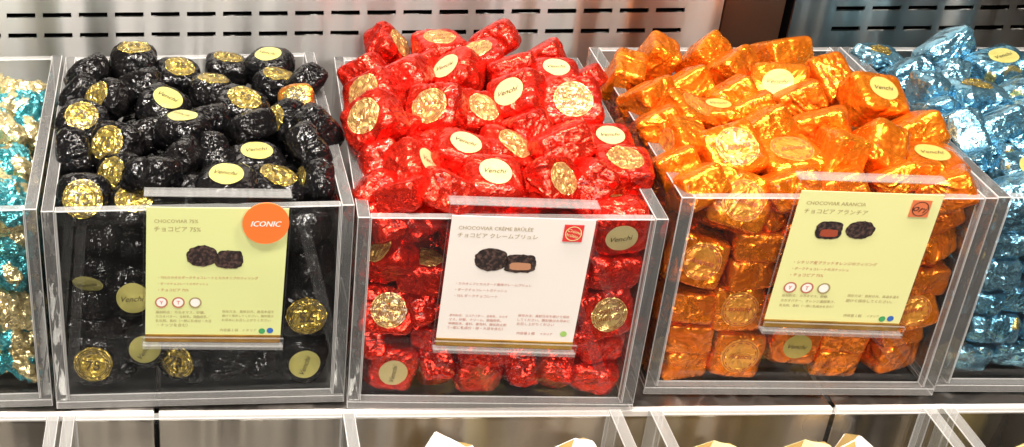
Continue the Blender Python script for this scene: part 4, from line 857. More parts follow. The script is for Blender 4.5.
def principled(nt, out, col, rough, metal=0.0, **kw):
    b = nt.nodes.new('ShaderNodeBsdfPrincipled')
    b.inputs['Base Color'].default_value = (*col, 1)
    b.inputs['Roughness'].default_value = rough
    b.inputs['Metallic'].default_value = metal
    for k, v in kw.items(): b.inputs[k].default_value = v
    nt.links.new(b.outputs[0], out.inputs['Surface'])
    return b

def plain(name, col, rough=0.6, metal=0.0, **kw):
    m, nt, out = new_mat(name)
    b = principled(nt, out, col, rough, metal, **kw)
    tc = N(nt, 'ShaderNodeTexCoord'); nz = N(nt, 'ShaderNodeTexNoise', Scale=300.0, Detail=3.0)
    nt.links.new(tc.outputs['Object'], nz.inputs['Vector'])
    bp = N(nt, 'ShaderNodeBump', Strength=0.05, Distance=0.0005)
    nt.links.new(nz.outputs[0], bp.inputs['Height']); nt.links.new(bp.outputs[0], b.inputs['Normal'])
    return m

def facet_height(nt, vec, scale, randomness=1.0):
    """height field of randomly tilted flat facets, the way crumpled foil breaks up"""
    vo = N(nt, 'ShaderNodeTexVoronoi', Scale=scale, Randomness=randomness)
    nt.links.new(vec, vo.inputs['Vector'])
    sc = N(nt, 'ShaderNodeVectorMath', operation='SCALE'); sc.inputs['Scale'].default_value = scale
    nt.links.new(vec, sc.inputs[0])
    ps = N(nt, 'ShaderNodeVectorMath', operation='SCALE'); ps.inputs['Scale'].default_value = scale
    nt.links.new(vo.outputs['Position'], ps.inputs[0])
    sub = N(nt, 'ShaderNodeVectorMath', operation='SUBTRACT')
    nt.links.new(sc.outputs[0], sub.inputs[0]); nt.links.new(ps.outputs[0], sub.inputs[1])
    c5 = N(nt, 'ShaderNodeVectorMath', operation='SUBTRACT'); c5.inputs[1].default_value = (.5, .5, .5)
    nt.links.new(vo.outputs['Color'], c5.inputs[0])
    dt = N(nt, 'ShaderNodeVectorMath', operation='DOT_PRODUCT')
    nt.links.new(sub.outputs[0], dt.inputs[0]); nt.links.new(c5.outputs[0], dt.inputs[1])
    return dt.outputs['Value']

def math_node(nt, op, a, b=None, clamp=False):
    n = nt.nodes.new('ShaderNodeMath'); n.operation = op; n.use_clamp = clamp
    for i, s in enumerate((a, b)):
        if s is None: continue
        if isinstance(s, (int, float)): n.inputs[i].default_value = s
        else: nt.links.new(s, n.inputs[i])
    return n.outputs[0]

def foil(name, col, col2, metal, rough, coarse=105.0, fine=420.0, strength=0.8, coat=0.3, two=None, patch=0.5, patch_scale=55.0, dist=0.0012):
    m, nt, out = new_mat(name)
    b = principled(nt, out, col, rough, metal)
    b.inputs['Coat Weight'].default_value = coat
    b.inputs['Coat Roughness'].default_value = 0.12
    tc = N(nt, 'ShaderNodeTexCoord'); oi = N(nt, 'ShaderNodeObjectInfo')
    rn = N(nt, 'ShaderNodeVectorMath', operation='SCALE'); rn.inputs[0].default_value = (3.1, 1.7, 2.3)
    nt.links.new(oi.outputs['Random'], rn.inputs['Scale'])
    ad = N(nt, 'ShaderNodeVectorMath', operation='ADD')
    nt.links.new(tc.outputs['Object'], ad.inputs[0]); nt.links.new(rn.outputs[0], ad.inputs[1])
    # warp a little so facets are not all straight-edged cells
    wn = N(nt, 'ShaderNodeTexNoise', Scale=90.0, Detail=2.0)
    nt.links.new(ad.outputs[0], wn.inputs['Vector'])
    ws = N(nt, 'ShaderNodeVectorMath', operation='SCALE'); ws.inputs['Scale'].default_value = 0.006
    nt.links.new(wn.outputs['Color'], ws.inputs[0])
    wa = N(nt, 'ShaderNodeVectorMath', operation='ADD')
    nt.links.new(ad.outputs[0], wa.inputs[0]); nt.links.new(ws.outputs[0], wa.inputs[1])
    h1 = facet_height(nt, wa.outputs[0], coarse)
    h2 = facet_height(nt, wa.outputs[0], fine)
    h = math_node(nt, 'ADD', h1, math_node(nt, 'MULTIPLY', h2, 0.22))
    nz = N(nt, 'ShaderNodeTexNoise', Scale=260.0, Detail=4.0)
    nt.links.new(ad.outputs[0], nz.inputs['Vector'])
    h = math_node(nt, 'ADD', h, math_node(nt, 'MULTIPLY', nz.outputs[0], 0.18))
    rg = N(nt, 'ShaderNodeTexNoise', Scale=coarse * .52, Detail=2.5, Distortion=0.6)      # sharp creases
    nt.links.new(ad.outputs[0], rg.inputs['Vector'])
    rd = math_node(nt, 'ABSOLUTE', math_node(nt, 'SUBTRACT', rg.outputs[0], 0.5))
    h = math_node(nt, 'SUBTRACT', h, math_node(nt, 'MULTIPLY', rd, 5.0))
    bp = N(nt, 'ShaderNodeBump', Strength=strength, Distance=dist)
    nt.links.new(h, bp.inputs['Height']); nt.links.new(bp.outputs[0], b.inputs['Normal'])
    # colour: wrapper tint drifts from sweet to sweet and along the creases
    mx = N(nt, 'ShaderNodeMix', data_type='RGBA')
    mx.inputs['A'].default_value = (*col, 1); mx.inputs['B'].default_value = (*col2, 1)
    n2 = N(nt, 'ShaderNodeTexNoise', Scale=70.0, Detail=3.0); nt.links.new(ad.outputs[0], n2.inputs['Vector'])
    f = math_node(nt, 'ADD', math_node(nt, 'MULTIPLY', math_node(nt, 'SUBTRACT', n2.outputs[0], 0.35, True), 1.6), math_node(nt, 'MULTIPLY', oi.outputs['Random'], 0.35), True)
    nt.links.new(f, mx.inputs['Factor'])
    colout = mx.outputs['Result']
    if two:
        n3 = N(nt, 'ShaderNodeTexNoise', Scale=patch_scale, Detail=1.0); nt.links.new(ad.outputs[0], n3.inputs['Vector'])
        st = N(nt, 'ShaderNodeMapRange'); st.inputs['From Min'].default_value = patch - 0.01; st.inputs['From Max'].default_value = patch + 0.01
        nt.links.new(n3.outputs[0], st.inputs['Value'])
        m2 = N(nt, 'ShaderNodeMix', data_type='RGBA'); m2.inputs['B'].default_value = (*two, 1)
        nt.links.new(colout, m2.inputs['A']); nt.links.new(st.outputs[0], m2.inputs['Factor'])
        colout = m2.outputs['Result']
    nt.links.new(colout, b.inputs['Base Color'])
    rr = N(nt, 'ShaderNodeMapRange'); rr.inputs['To Min'].default_value = rough * 0.7; rr.inputs['To Max'].default_value = rough * 1.5
    nt.links.new(n2.outputs[0], rr.inputs['Value']); nt.links.new(rr.outputs[0], b.inputs['Roughness'])
    return m

M = {}
M['black'] = foil('black_foil', (0.003, 0.003, 0.0035), (0.006, 0.005, 0.005), 0.0, 0.10, coat=0.0, strength=1.0, dist=.0016)
M['black'].node_tree.nodes['Principled BSDF'].inputs['Specular IOR Level'].default_value = 0.25
M['red'] = foil('red_foil', (0.80, 0.034, 0.014), (0.55, 0.012, 0.006), 0.78, 0.22, coat=0.15, strength=1.0, dist=.0016)
M['orange'] = foil('orange_foil', (0.90, 0.245, 0.012), (0.72, 0.135, 0.005), 0.76, 0.25, coat=0.12, strength=0.9, dist=.0014)
M['blue'] = foil('blue_foil', (0.27, 0.55, 0.71), (0.03, 0.18, 0.31), 0.9, 0.2, coat=0.2, coarse=58, fine=200, strength=1.0, dist=.003, two=(0.60, 0.52, 0.20), patch=0.70)
M['teal'] = foil('turquoise_gold_foil', (0.07, 0.46, 0.54), (0.16, 0.56, 0.60), 0.85, 0.18, coat=0.2, coarse=60, strength=1.0, two=(0.86, 0.72, 0.38), patch=0.49, patch_scale=38.0, dist=.003)
M['bronze'] = foil('bronze_foil', (0.50, 0.14, 0.02), (0.70, 0.36, 0.06), 0.8, 0.25)
M['gold'] = foil('gold_print', (0.86, 0.66, 0.16), (0.42, 0.28, 0.03), 0.85, 0.2, coarse=230, fine=560, strength=1.0, dist=.0018)
M['gold_pale'] = foil('pale_gold_print', (0.85, 0.62, 0.24), (0.66, 0.33, 0.07), 0.7, 0.3, coarse=230, fine=560, strength=1.0, dist=.0014)
M['gold_orange'] = foil('amber_print', (0.88, 0.42, 0.07), (0.84, 0.27, 0.03), 0.65, 0.32, coarse=190, fine=500, strength=0.8, dist=.0012)
M['sticker'] = plain('khaki_sticker', (0.46, 0.42, 0.13), 0.32, 0.4)
M['sticker_red'] = plain('cream_sticker', (0.58, 0.48, 0.23), 0.32, 0.3)
M['sticker_orange'] = plain('olive_cream_sticker', (0.50, 0.41, 0.11), 0.32, 0.3)
M['ink_dark'] = plain('dark_ink', (0.05, 0.035, 0.015), 0.5)
M['ink_brown'] = plain('brown_ink', (0.22, 0.07, 0.02), 0.5)
M['ink_rust'] = plain('rust_ink', (0.36, 0.07, 0.02), 0.5)
M['ink_tan'] = plain('tan_ink', (0.33, 0.25, 0.12), 0.6)
M['ink_rose'] = plain('rose_ink', (0.45, 0.14, 0.10), 0.6)
M['white'] = plain('white_paper', (0.8, 0.78, 0.74), 0.6)
M['card_green'] = plain('lime_cream_card', (0.62, 0.66, 0.29), 0.5)
M['card_white'] = plain('white_card', (0.72, 0.67, 0.63), 0.5)
M['card_yellow'] = plain('pale_yellow_card', (0.67, 0.67, 0.31), 0.5)
M['sticker_iconic'] = plain('orange_sticker', (0.86, 0.17, 0.03), 0.4)
M['choc'] = plain('printed_chocolate', (0.025, 0.012, 0.010), 0.6)
_nt = M['choc'].node_tree; _b = [n for n in _nt.nodes if n.type == 'BSDF_PRINCIPLED'][0]
_t = N(_nt, 'ShaderNodeTexCoord'); _n = N(_nt, 'ShaderNodeTexNoise', Scale=520.0, Detail=3.0); _nt.links.new(_t.outputs['Object'], _n.inputs['Vector'])
_m = N(_nt, 'ShaderNodeMapRange'); _m.inputs['From Min'].default_value = .45; _m.inputs['From Max'].default_value = .7; _nt.links.new(_n.outputs[0], _m.inputs['Value'])
_x = N(_nt, 'ShaderNodeMix', data_type='RGBA'); _x.inputs['A'].default_value = (.012, .006, .006, 1); _x.inputs['B'].default_value = (.10, .055, .045, 1)
_nt.links.new(_m.outputs[0], _x.inputs['Factor']); _nt.links.new(_x.outputs['Result'], _b.inputs['Base Color'])
M['choc_fill'] = plain('printed_filling', (0.42, 0.20, 0.11), 0.6)
M['choc_fill_red'] = plain('printed_jelly', (0.30, 0.05, 0.02), 0.6)
M['crimson'] = plain('crimson_print', (0.62, 0.03, 0.03), 0.5)
M['rust'] = plain('rust_print', (0.62, 0.16, 0.06), 0.5)
M['dot_green'] = plain('green_dot', (0.05, 0.30, 0.10), 0.5)
M['dot_blue'] = plain('blue_dot', (0.03, 0.12, 0.42), 0.5)
M['dot_lime'] = plain('lime_dot', (0.30, 0.50, 0.12), 0.5)
M['lip_reflection'] = foil('painted_lip_reflection', (0.60, 0.34, 0.06), (0.25, 0.11, 0.02), 0.7, 0.3, coarse=60, fine=200, strength=0.3)  # chocolates' reflection in the holder lip, put into a gold colour
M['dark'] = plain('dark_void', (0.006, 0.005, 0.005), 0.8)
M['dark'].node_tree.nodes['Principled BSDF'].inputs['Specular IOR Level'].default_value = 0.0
M['bronze_panel'] = plain('dark_bronze_panel', (0.10, 0.055, 0.035), 0.35, 0.8)
M['packet'] = plain('packet_paper', (0.80, 0.74, 0.70), 0.55)
M['packet_gold'] = plain('packet_gold', (0.62, 0.42, 0.14), 0.35, 0.5)
M['packet_yellow'] = plain('packet_yellow', (0.66, 0.60, 0.30), 0.5)

def acrylic(name, tint=(0.97, 0.98, 0.975), scratch=0.4):
    """thick cast acrylic: refracts, with faint wipe marks in the gloss"""
    m, nt, out = new_mat(name)
    b = principled(nt, out, tint, 0.02, 0.0)
    b.inputs['IOR'].default_value = 1.49
    b.inputs['Transmission Weight'].default_value = 1.0
    tc = N(nt, 'ShaderNodeTexCoord'); mp = N(nt, 'ShaderNodeMapping')
    mp.inputs['Scale'].default_value = (1.0, 1.0, 0.15)
    nt.links.new(tc.outputs['Object'], mp.inputs['Vector'])
    nz = N(nt, 'ShaderNodeTexNoise', Scale=120.0, Detail=3.0); nt.links.new(mp.outputs[0], nz.inputs['Vector'])
    mr = N(nt, 'ShaderNodeMapRange'); mr.inputs['From Min'].default_value = .45; mr.inputs['From Max'].default_value = .75
    mr.inputs['To Min'].default_value = 0.0; mr.inputs['To Max'].default_value = 0.10 * scratch
    nt.links.new(nz.outputs[0], mr.inputs['Value']); nt.links.new(mr.outputs[0], b.inputs['Roughness'])
    return m

def sheet_pane(name, haze=0.004):
    """thin clear pane seen face on: passes the light, mirrors by Fresnel, mixes in a faint patchy white haze"""
    m, nt, out = new_mat(name)
    tr = N(nt, 'ShaderNodeBsdfTransparent'); tr.inputs['Color'].default_value = (0.985, 0.988, 0.986, 1)
    gl = N(nt, 'ShaderNodeBsdfGlossy', Roughness=0.03); df = N(nt, 'ShaderNodeBsdfDiffuse'); df.inputs['Color'].default_value = (.8, .8, .8, 1)
    fr = N(nt, 'ShaderNodeFresnel', IOR=1.49)
    ge = N(nt, 'ShaderNodeNewGeometry')          # same Fresnel curve on the far face of the sheet
    io = N(nt, 'ShaderNodeMapRange'); io.inputs['To Min'].default_value = 1.34; io.inputs['To Max'].default_value = 1 / 1.34
    nt.links.new(ge.outputs['Backfacing'], io.inputs['Value']); nt.links.new(io.outputs[0], fr.inputs['IOR'])
    mx = N(nt, 'ShaderNodeMixShader'); nt.links.new(fr.outputs[0], mx.inputs[0]); nt.links.new(tr.outputs[0], mx.inputs[1]); nt.links.new(gl.outputs[0], mx.inputs[2])
    tc = N(nt, 'ShaderNodeTexCoord'); nz = N(nt, 'ShaderNodeTexNoise', Scale=35.0, Detail=4.0, Roughness=0.6)
    nt.links.new(tc.outputs['Object'], nz.inputs['Vector'])
    mr = N(nt, 'ShaderNodeMapRange'); mr.inputs['From Min'].default_value = .4; mr.inputs['From Max'].default_value = .75
    mr.inputs['To Min'].default_value = haze * .3; mr.inputs['To Max'].default_value = haze * 1.6
    nt.links.new(nz.outputs[0], mr.inputs['Value'])
    m2 = N(nt, 'ShaderNodeMixShader'); nt.links.new(mr.outputs[0], m2.inputs[0]); nt.links.new(mx.outputs[0], m2.inputs[1]); nt.links.new(df.outputs[0], m2.inputs[2])
    nt.links.new(m2.outputs[0], out.inputs['Surface'])
    return m

def whitened(name, white=0.22, refract=True):
    """polished cut edge of the acrylic: clear, white mixed in to imitate light piped to the edge"""
    m, nt, out = new_mat(name)
    if refract:
        g = N(nt, 'ShaderNodeBsdfGlass', Roughness=0.0, IOR=1.49); g.inputs['Color'].default_value = (.97, .975, .97, 1)
    else:
        g = N(nt, 'ShaderNodeBsdfTransparent'); g.inputs['Color'].default_value = (.86, .87, .87, 1)
    b = nt.nodes.new('ShaderNodeBsdfPrincipled')
    b.inputs['Base Color'].default_value = (.82, .81, .80, 1); b.inputs['Roughness'].default_value = 0.15
    tc = N(nt, 'ShaderNodeTexCoord'); mp = N(nt, 'ShaderNodeMapping'); mp.inputs['Scale'].default_value = (1, .05, .05)
    nt.links.new(tc.outputs['Object'], mp.inputs['Vector'])
    nz = N(nt, 'ShaderNodeTexNoise', Scale=500.0, Detail=2.0); nt.links.new(mp.outputs[0], nz.inputs['Vector'])
    mr = N(nt, 'ShaderNodeMapRange'); mr.inputs['From Min'].default_value = .3; mr.inputs['From Max'].default_value = .7
    mr.inputs['To Min'].default_value = white * .88; mr.inputs['To Max'].default_value = white * 1.12
    nt.links.new(nz.outputs[0], mr.inputs['Value'])
    mx = N(nt, 'ShaderNodeMixShader'); nt.links.new(mr.outputs[0], mx.inputs[0]); nt.links.new(g.outputs[0], mx.inputs[1]); nt.links.new(b.outputs[0], mx.inputs[2])
    nt.links.new(mx.outputs[0], out.inputs['Surface'])
    return m

M['acrylic'] = acrylic('clear_acrylic')
M['pane'] = sheet_pane('clear_pane')
M['edge'] = whitened('acrylic_cut_edge', .10)
M['edge_thin'] = whitened('pane_cut_edge', .22, False)
M['hook'] = whitened('holder_acrylic', .12, False)
M['arris_glint'] = whitened('acrylic_corner_glint', .45, False)  # bright edge lines painted in: extra white on the bevel faces
M['side'] = whitened('side_acrylic', .02)

def steel(name, col=(0.40, 0.39, 0.375), rough=0.30, aniso=1.0, wave=0.013):
    m, nt, out = new_mat(name)
    b = principled(nt, out, col, rough, 1.0)
    b.inputs['Anisotropic'].default_value = aniso
    tg = N(nt, 'ShaderNodeCombineXYZ'); tg.inputs['Z'].default_value = 1.0; tg.inputs['Y'].default_value = 0.001     # brushed sideways: highlights stretch upright
    nt.links.new(tg.outputs[0], b.inputs['Tangent'])
    tc = N(nt, 'ShaderNodeTexCoord'); mp = N(nt, 'ShaderNodeMapping'); mp.inputs['Scale'].default_value = (1.2, 1.2, 180)
    nt.links.new(tc.outputs['Object'], mp.inputs['Vector'])
    nz = N(nt, 'ShaderNodeTexNoise', Scale=30.0, Detail=4.0); nt.links.new(mp.outputs[0], nz.inputs['Vector'])
    bp = N(nt, 'ShaderNodeBump', Strength=0.12, Distance=0.0004)
    nt.links.new(nz.outputs[0], bp.inputs['Height'])
    # slow waviness of the rolled sheet, running up and down
    m3 = N(nt, 'ShaderNodeMapping'); m3.inputs['Scale'].default_value = (1, 1, .06); nt.links.new(tc.outputs['Object'], m3.inputs['Vector'])
    n5 = N(nt, 'ShaderNodeTexNoise', Scale=22.0, Detail=1.5); nt.links.new(m3.outputs[0], n5.inputs['Vector'])
    b2 = N(nt, 'ShaderNodeBump', Strength=1.0, Distance=wave); nt.links.new(n5.outputs[0], b2.inputs['Height'])
    nt.links.new(bp.outputs[0], b2.inputs['Normal']); nt.links.new(b2.outputs[0], b.inputs['Normal'])
    n2 = N(nt, 'ShaderNodeTexNoise', Scale=6.0, Detail=4.0); nt.links.new(tc.outputs['Object'], n2.inputs['Vector'])
    mr = N(nt, 'ShaderNodeMapRange'); mr.inputs['To Min'].default_value = rough * .8; mr.inputs['To Max'].default_value = rough * 1.25
    nt.links.new(n2.outputs[0], mr.inputs['Value']); nt.links.new(mr.outputs[0], b.inputs['Roughness'])
    return m
M['steel'] = steel('brushed_steel')
M['steel_riser'] = steel('brushed_riser', (0.55, 0.48, 0.40), 0.28)
M['steel_shelf'] = steel('shelf_steel', (0.20, 0.18, 0.165), 0.35, 0.5)
M['lip'] = plain('lip_highlight', (0.80, 0.76, 0.73), 0.3, 0.3)  # highlight along the shelf edge, put into a pale colour

# ------------------------------------------------------------------ lettering
def text_bm(body, width=None, height=None, shear=0.0, align='CENTER', thin=0.0):
    """flat lettering as a bmesh in the xy plane, centred at the origin (or left aligned)"""
    cu = bpy.data.curves.new('lettering', 'FONT'); cu.body = body; cu.size = 1.0; cu.shear = shear; cu.offset = -thin
    cu.resolution_u = 2; cu.fill_mode = 'FRONT' if hasattr(cu, 'fill_mode') else cu.fill_mode
    o = bpy.data.objects.new('lettering', cu); COL.objects.link(o)
    dg = bpy.context.evaluated_depsgraph_get()
    me = bpy.data.meshes.new_from_object(o.evaluated_get(dg))
    bpy.data.objects.remove(o); bpy.data.curves.remove(cu)
    bm = bmesh.new(); bm.from_mesh(me); bpy.data.meshes.remove(me)
    if not bm.verts: return bm
    xs = [v.co.x for v in bm.verts]; ys = [v.co.y for v in bm.verts]
    w, h = max(xs) - min(xs), max(ys) - min(ys)
    sx = width / w if width else height / h
    sy = height / h if height else sx
    cx = (max(xs) + min(xs)) / 2 if align == 'CENTER' else min(xs)
    cy = (max(ys) + min(ys)) / 2
    for v in bm.verts: v.co = Vector(((v.co.x - cx) * sx, (v.co.y - cy) * sy, 0))
    return bm

def merge(dst, src, mat4=None, mi=0):
    if mat4 is not None: src.transform(mat4)
    for f in src.faces: f.material_index = mi
    me = bpy.data.meshes.new('tmp'); src.to_mesh(me); src.free()
    dst.from_mesh(me); bpy.data.meshes.remove(me)

def ring_bm(r0, r1, n=40, gap=0.0):
    bm = bmesh.new()
    a = [bm.verts.new((r0 * cos(2 * pi * i / n), r0 * sin(2 * pi * i / n), 0)) for i in range(n)]
    b = [bm.verts.new((r1 * cos(2 * pi * i / n), r1 * sin(2 * pi * i / n), 0)) for i in range(n)]
    for i in range(n):
        if gap and (i % 4) < gap: continue
        j = (i + 1) % n
        bm.faces.new((a[i], b[i], b[j], a[j]))
    return bm

def disc_bm(r, rings=6, n=36, ex=1.0):
    bm = bmesh.new(); c = bm.verts.new((0, 0, 0)); prev = None
    for k in range(1, rings + 1):
        cur = [bm.verts.new((ex * r * k / rings * cos(2 * pi * i / n), r * k / rings * sin(2 * pi * i / n), 0)) for i in range(n)]
        for i in range(n):
            j = (i + 1) % n
            if prev is None: bm.faces.new((c, cur[i], cur[j]))
            else: bm.faces.new((prev[i], cur[i], cur[j], prev[j]))
        prev = cur
    return bm

# ------------------------------------------------------------------ chocolates
def body_bm(kind, seed):
    n = 24
    e_xy, e_z, amp = {'black': (3.1, 3.2, .75), 'red': (5.6, 5.0, .9), 'orange': (8.0, 6.5, .6), 'blue': (5.5, 4.4, 1.2), 'teal': (2.6, 2.4, 2.1)}[kind]
    hx, hy, hz = [v / 1000 for v in HALF[kind]]
    rnd = random.Random(seed * 31 + len(kind))
    off = Vector((rnd.uniform(0, 50), rnd.uniform(0, 50), rnd.uniform(0, 50)))
    taper = rnd.uniform(-0.10, 0.04); sk = Vector((rnd.uniform(-.07, .07), rnd.uniform(-.07, .07), 0))
    hx *= rnd.uniform(.94, 1.05); hy *= rnd.uniform(.94, 1.05)
    bm = bmesh.new()
    bmesh.ops.create_cube(bm, size=2.0)
    bmesh.ops.subdivide_edges(bm, edges=bm.edges[:], cuts=n, use_grid_fill=True)
    for v in bm.verts:
        c = v.co.copy()
        c = Vector([math.tan(t * pi / 4.4) / math.tan(pi / 4.4) for t in c])
        L = (abs(c.x) ** e_xy + abs(c.y) ** e_xy) ** (1 / e_xy)
        T = (L ** e_z + abs(c.z) ** e_z) ** (1 / e_z)
        p = c / T
        nn = Vector((p.x, p.y, p.z * 1.3)).normalized()
        s = 1 + taper * p.z
        q = Vector((p.x * hx * s + sk.x * p.z * hx, p.y * hy * s + sk.y * p.z * hy, p.z * hz))
        # big soft dents
        d = noise.noise(q * 75 + off) * 0.0012 * amp
        # tilted facets of crumpled foil, two sizes
        for sc, am in ((150, 0.0007), (400, 0.00032)):
            qq = q * sc + off
            dist, pts = noise.voronoi(qq)
            hsh = noise.cell_vector(pts[0] * 7.3) - Vector((.5, .5, .5))
            d += am * amp * max(-1.2, min(1.2, (qq - pts[0]).dot(hsh) * 2.2))
        # folded pleats down the sides, gathered towards one end
        side = max(0.0, 1 - abs(p.z) * 0.9)
        ang = math.atan2(p.y, p.x)
        pl = noise.noise(Vector((ang * 4.0, p.z * 1.2, seed * 3.1)) + off)
        d += 0.0011 * amp * side * (abs(pl) * 2 - .5)
        if kind == 'teal':
            d += noise.noise(q * 160 + off) * .0022
        if p.z > .80 and kind != 'teal': d *= 0.35          # the flat end under the sticker
        v.co = q + nn * d
    return bm

def conform(bm, tree, side, lift):
    """lay a flat piece onto the +z (side=1) or -z (side=-1) end of a chocolate"""
    for v in bm.verts:
        x, y = v.co.x, v.co.y
        if side < 0: y = -y
        hit = tree.ray_cast(Vector((x, y, 0.05 * side)), Vector((0, 0, -side)))
        z = hit[0].z if hit[0] is not None else 0.008 * side
        v.co = Vector((x, y, z + (lift + v.co.z) * side))
    if side < 0: pass
    return bm

VAR = {}
NV = 6
SEAL = {'black': ('gold', 'ink_dark'), 'red': ('gold_pale', 'ink_brown'), 'orange': ('gold_orange', 'ink_rust'), 'blue': ('gold', 'ink_dark')}
STK = {'black': 'sticker', 'red': 'sticker_red', 'orange': 'sticker_orange', 'blue': 'sticker'}
WORD = {'black': '75', 'red': 'Crème\nBrûlée', 'orange': 'Arancia', 'blue': 'Venchi'}
def smooth_me(me):
    for p in me.polygons: p.use_smooth = True
for kind in HALF:
    VAR[kind] = []
    for s in range(NV):
        bm = body_bm(kind, s + 1)
        tree = BVHTree.FromBMesh(bm)
        me = bpy.data.meshes.new('foil_body'); bm.normal_update(); bm.to_mesh(me); bm.free(); smooth_me(me)
        me.materials.append(M[kind])
        d = {'body': me}
        if kind != 'teal':
            r = {'black': .0108, 'red': .0102, 'orange': .0106, 'blue': .0078}[kind]
            g = disc_bm(r, 9, 48)
            for v in g.verts:
                if v.co.length > 1e-6: v.co *= 1 + .05 * (v.co.length / r) * noise.noise(v.co.normalized() * 4 + Vector((s * 3.7, 0, 0)))
            conform(g, tree, -1, 0.00016)
            m1 = bpy.data.meshes.new('gold_seal'); g.normal_update(); g.to_mesh(m1); g.free(); smooth_me(m1); m1.materials.append(M[SEAL[kind][0]])
            t = text_bm(WORD[kind], width=r * (0.72 if kind == 'black' else 1.25), shear=0.0 if kind == 'black' else 0.35, thin=-.014)
            if kind != 'orange': merge(t, ring_bm(r * .70, r * .73))
            merge(t, ring_bm(r * .89, r * .925)); merge(t, ring_bm(r * .775, r * .83, 52, gap=2))
            conform(t, tree, -1, 0.0008)
            m2 = bpy.data.meshes.new('seal_lettering'); t.to_mesh(m2); t.free(); m2.materials.append(M[SEAL[kind][1]])
            rs = {'black': .0090, 'red': .0084, 'orange': .0084, 'blue': .0076}[kind]
            g = conform(disc_bm(rs, 8, 40), tree, 1, 0.0002)
            m3 = bpy.data.meshes.new('round_sticker'); g.normal_update(); g.to_mesh(m3); g.free(); smooth_me(m3); m3.materials.append(M[STK[kind]])
            t = text_bm('Venchi', width=rs * 1.35, shear=0.4); conform(t, tree, 1, 0.0006)
            m4 = bpy.data.meshes.new('sticker_lettering'); t.to_mesh(m4); t.free(); m4.materials.append(M['ink_dark' if kind != 'orange' else 'ink_dark'])
            d.update(seal=m1, seal_l=m2, st=m3, st_l=m4)
        VAR[kind].append(d)
bronze_me = VAR['black'][2]['body'].copy(); bronze_me.materials.clear(); bronze_me.materials.append(M['bronze'])

NAMES = {'black': 'black_foil_chocolate', 'red': 'red_foil_chocolate', 'orange': 'orange_foil_chocolate', 'blue': 'blue_foil_chocolate', 'teal': 'turquoise_foil_chocolate'}
GROUP = {'black': 'black foil chocolates in their clear bin', 'red': 'red foil chocolates in their clear bin', 'orange': 'orange foil chocolates in their clear bin',
         'blue': 'pale blue foil chocolates in their clear bin', 'teal': 'turquoise and gold foil chocolates in their clear bin'}
BUR = {'black': 'black foil chocolate buried under the others in the black bin', 'red': 'red foil chocolate buried under the others in the red bin',
       'orange': 'orange foil chocolate buried under the others in the orange bin', 'blue': 'pale blue foil chocolate buried under the others in the blue bin',
       'teal': 'turquoise and gold foil chocolate buried under the others in its bin'}
for kind, rows in PLACE.items():
    for i, (x, y, z, qw, qx, qy, qz, s, face, zone, bronze, label) in enumerate(rows):
        d = VAR[kind][(i * 5 + i // 6) % NV]
        o = link(bpy.data.objects.new(NAMES[kind], bronze_me if bronze == 1 else d['body']))
        o.rotation_mode = 'QUATERNION'; o.rotation_quaternion = (qw, qx, qy, qz)
        o.location = (x, y, z); o.scale = (s, s, s)
        tag(o, label or BUR[kind], 'chocolate', GROUP[kind])
        if kind == 'teal' or zone == 2 or bronze == 2: continue      # ends turned away: nothing of them shows
        a = link(bpy.data.objects.new('gold_seal', d['seal']), o)
        link(bpy.data.objects.new('seal_lettering', d['seal_l']), a)
        a = link(bpy.data.objects.new('round_sticker', d['st']), o)
        link(bpy.data.objects.new('sticker_lettering', d['st_l']), a)

# ------------------------------------------------------------------ clear bins
SIDE_T = False
TS, TF = 0.0070, 0.0055          # side wall and pane thickness
def clear_bin(x, y, yaw, w, d, h, label, zb=0.0, low=False):
    e = empty('clear_bin', (x, y, zb), yaw)
    tag(e, label, 'display bin', 'clear bins on the shelves')
    def slab(name, dims, broad, mat_b, mat_e):
        bm = bmesh.new(); add_box(bm, *dims, bevel=0.0005)
        bm.normal_update()
        ax = 'xyz'.index(broad)
        for f in bm.faces: f.material_index = 0 if abs(f.normal[ax]) > .97 else (1 if max(abs(c) for c in f.normal) > .97 else 2)
        o = obj_from_bm(name, bm, [mat_b, mat_e, M['arris_glint']], e)
        return o
    A, T, E, E2 = M['side'], M['pane'], M['edge'], M['edge_thin']
    slab('front_panel', (-w/2, w/2, -TF, 0, 0.0005, h), 'y', T, E2)
    slab('back_panel', (-w/2, w/2, d, d + TF, 0.0005, h), 'y', T, E2)
    for s in (-1, 1):
        slab('side_panel', ((-w/2 - TS) if s < 0 else w/2 + 0.0002, (-w/2 - 0.0002) if s < 0 else w/2 + TS, -TF, d + TF, 0.0005, h + .0003), 'x', T if low else A, E2 if low else E)
    slab('floor_panel', (-w/2 - TS, w/2 + TS, -TF, d + TF, -0.005, 0.0), 'z', T, E2)
    return e
LBL = {'teal': 'clear acrylic bin of turquoise and gold chocolates at the far left', 'black': 'clear acrylic bin full of black foil chocolates',
       'red': 'clear acrylic bin heaped with red foil chocolates', 'orange': 'clear acrylic bin full of orange foil chocolates', 'blue': 'clear acrylic bin of pale blue foil chocolates at the far right'}
for k, (x, y, a, w, d, h) in BINS.items():
    clear_bin(x, y, a, w, d, h, LBL[k])
LOW = {'teal': 'left-edge lower clear bin below the turquoise chocolates', 'black': 'empty looking lower clear bin below the black chocolates', 'red': 'lower clear bin of pinkish white packets below the red chocolates',
       'orange': 'lower clear bin of cream packets below the orange chocolates', 'blue': 'lower clear bin below the pale blue chocolates'}
for k, (x, y, a, w, d, h) in BINS.items():
    dd = 0.195; yb = 0.5865 - TF
    clear_bin(x + sin(a) * (y - yb + dd), yb - dd, a * .2, w - (.004 if k in ('red','orange') else 0), dd, 0.100, LOW[k], zb=-0.1030, low=True)

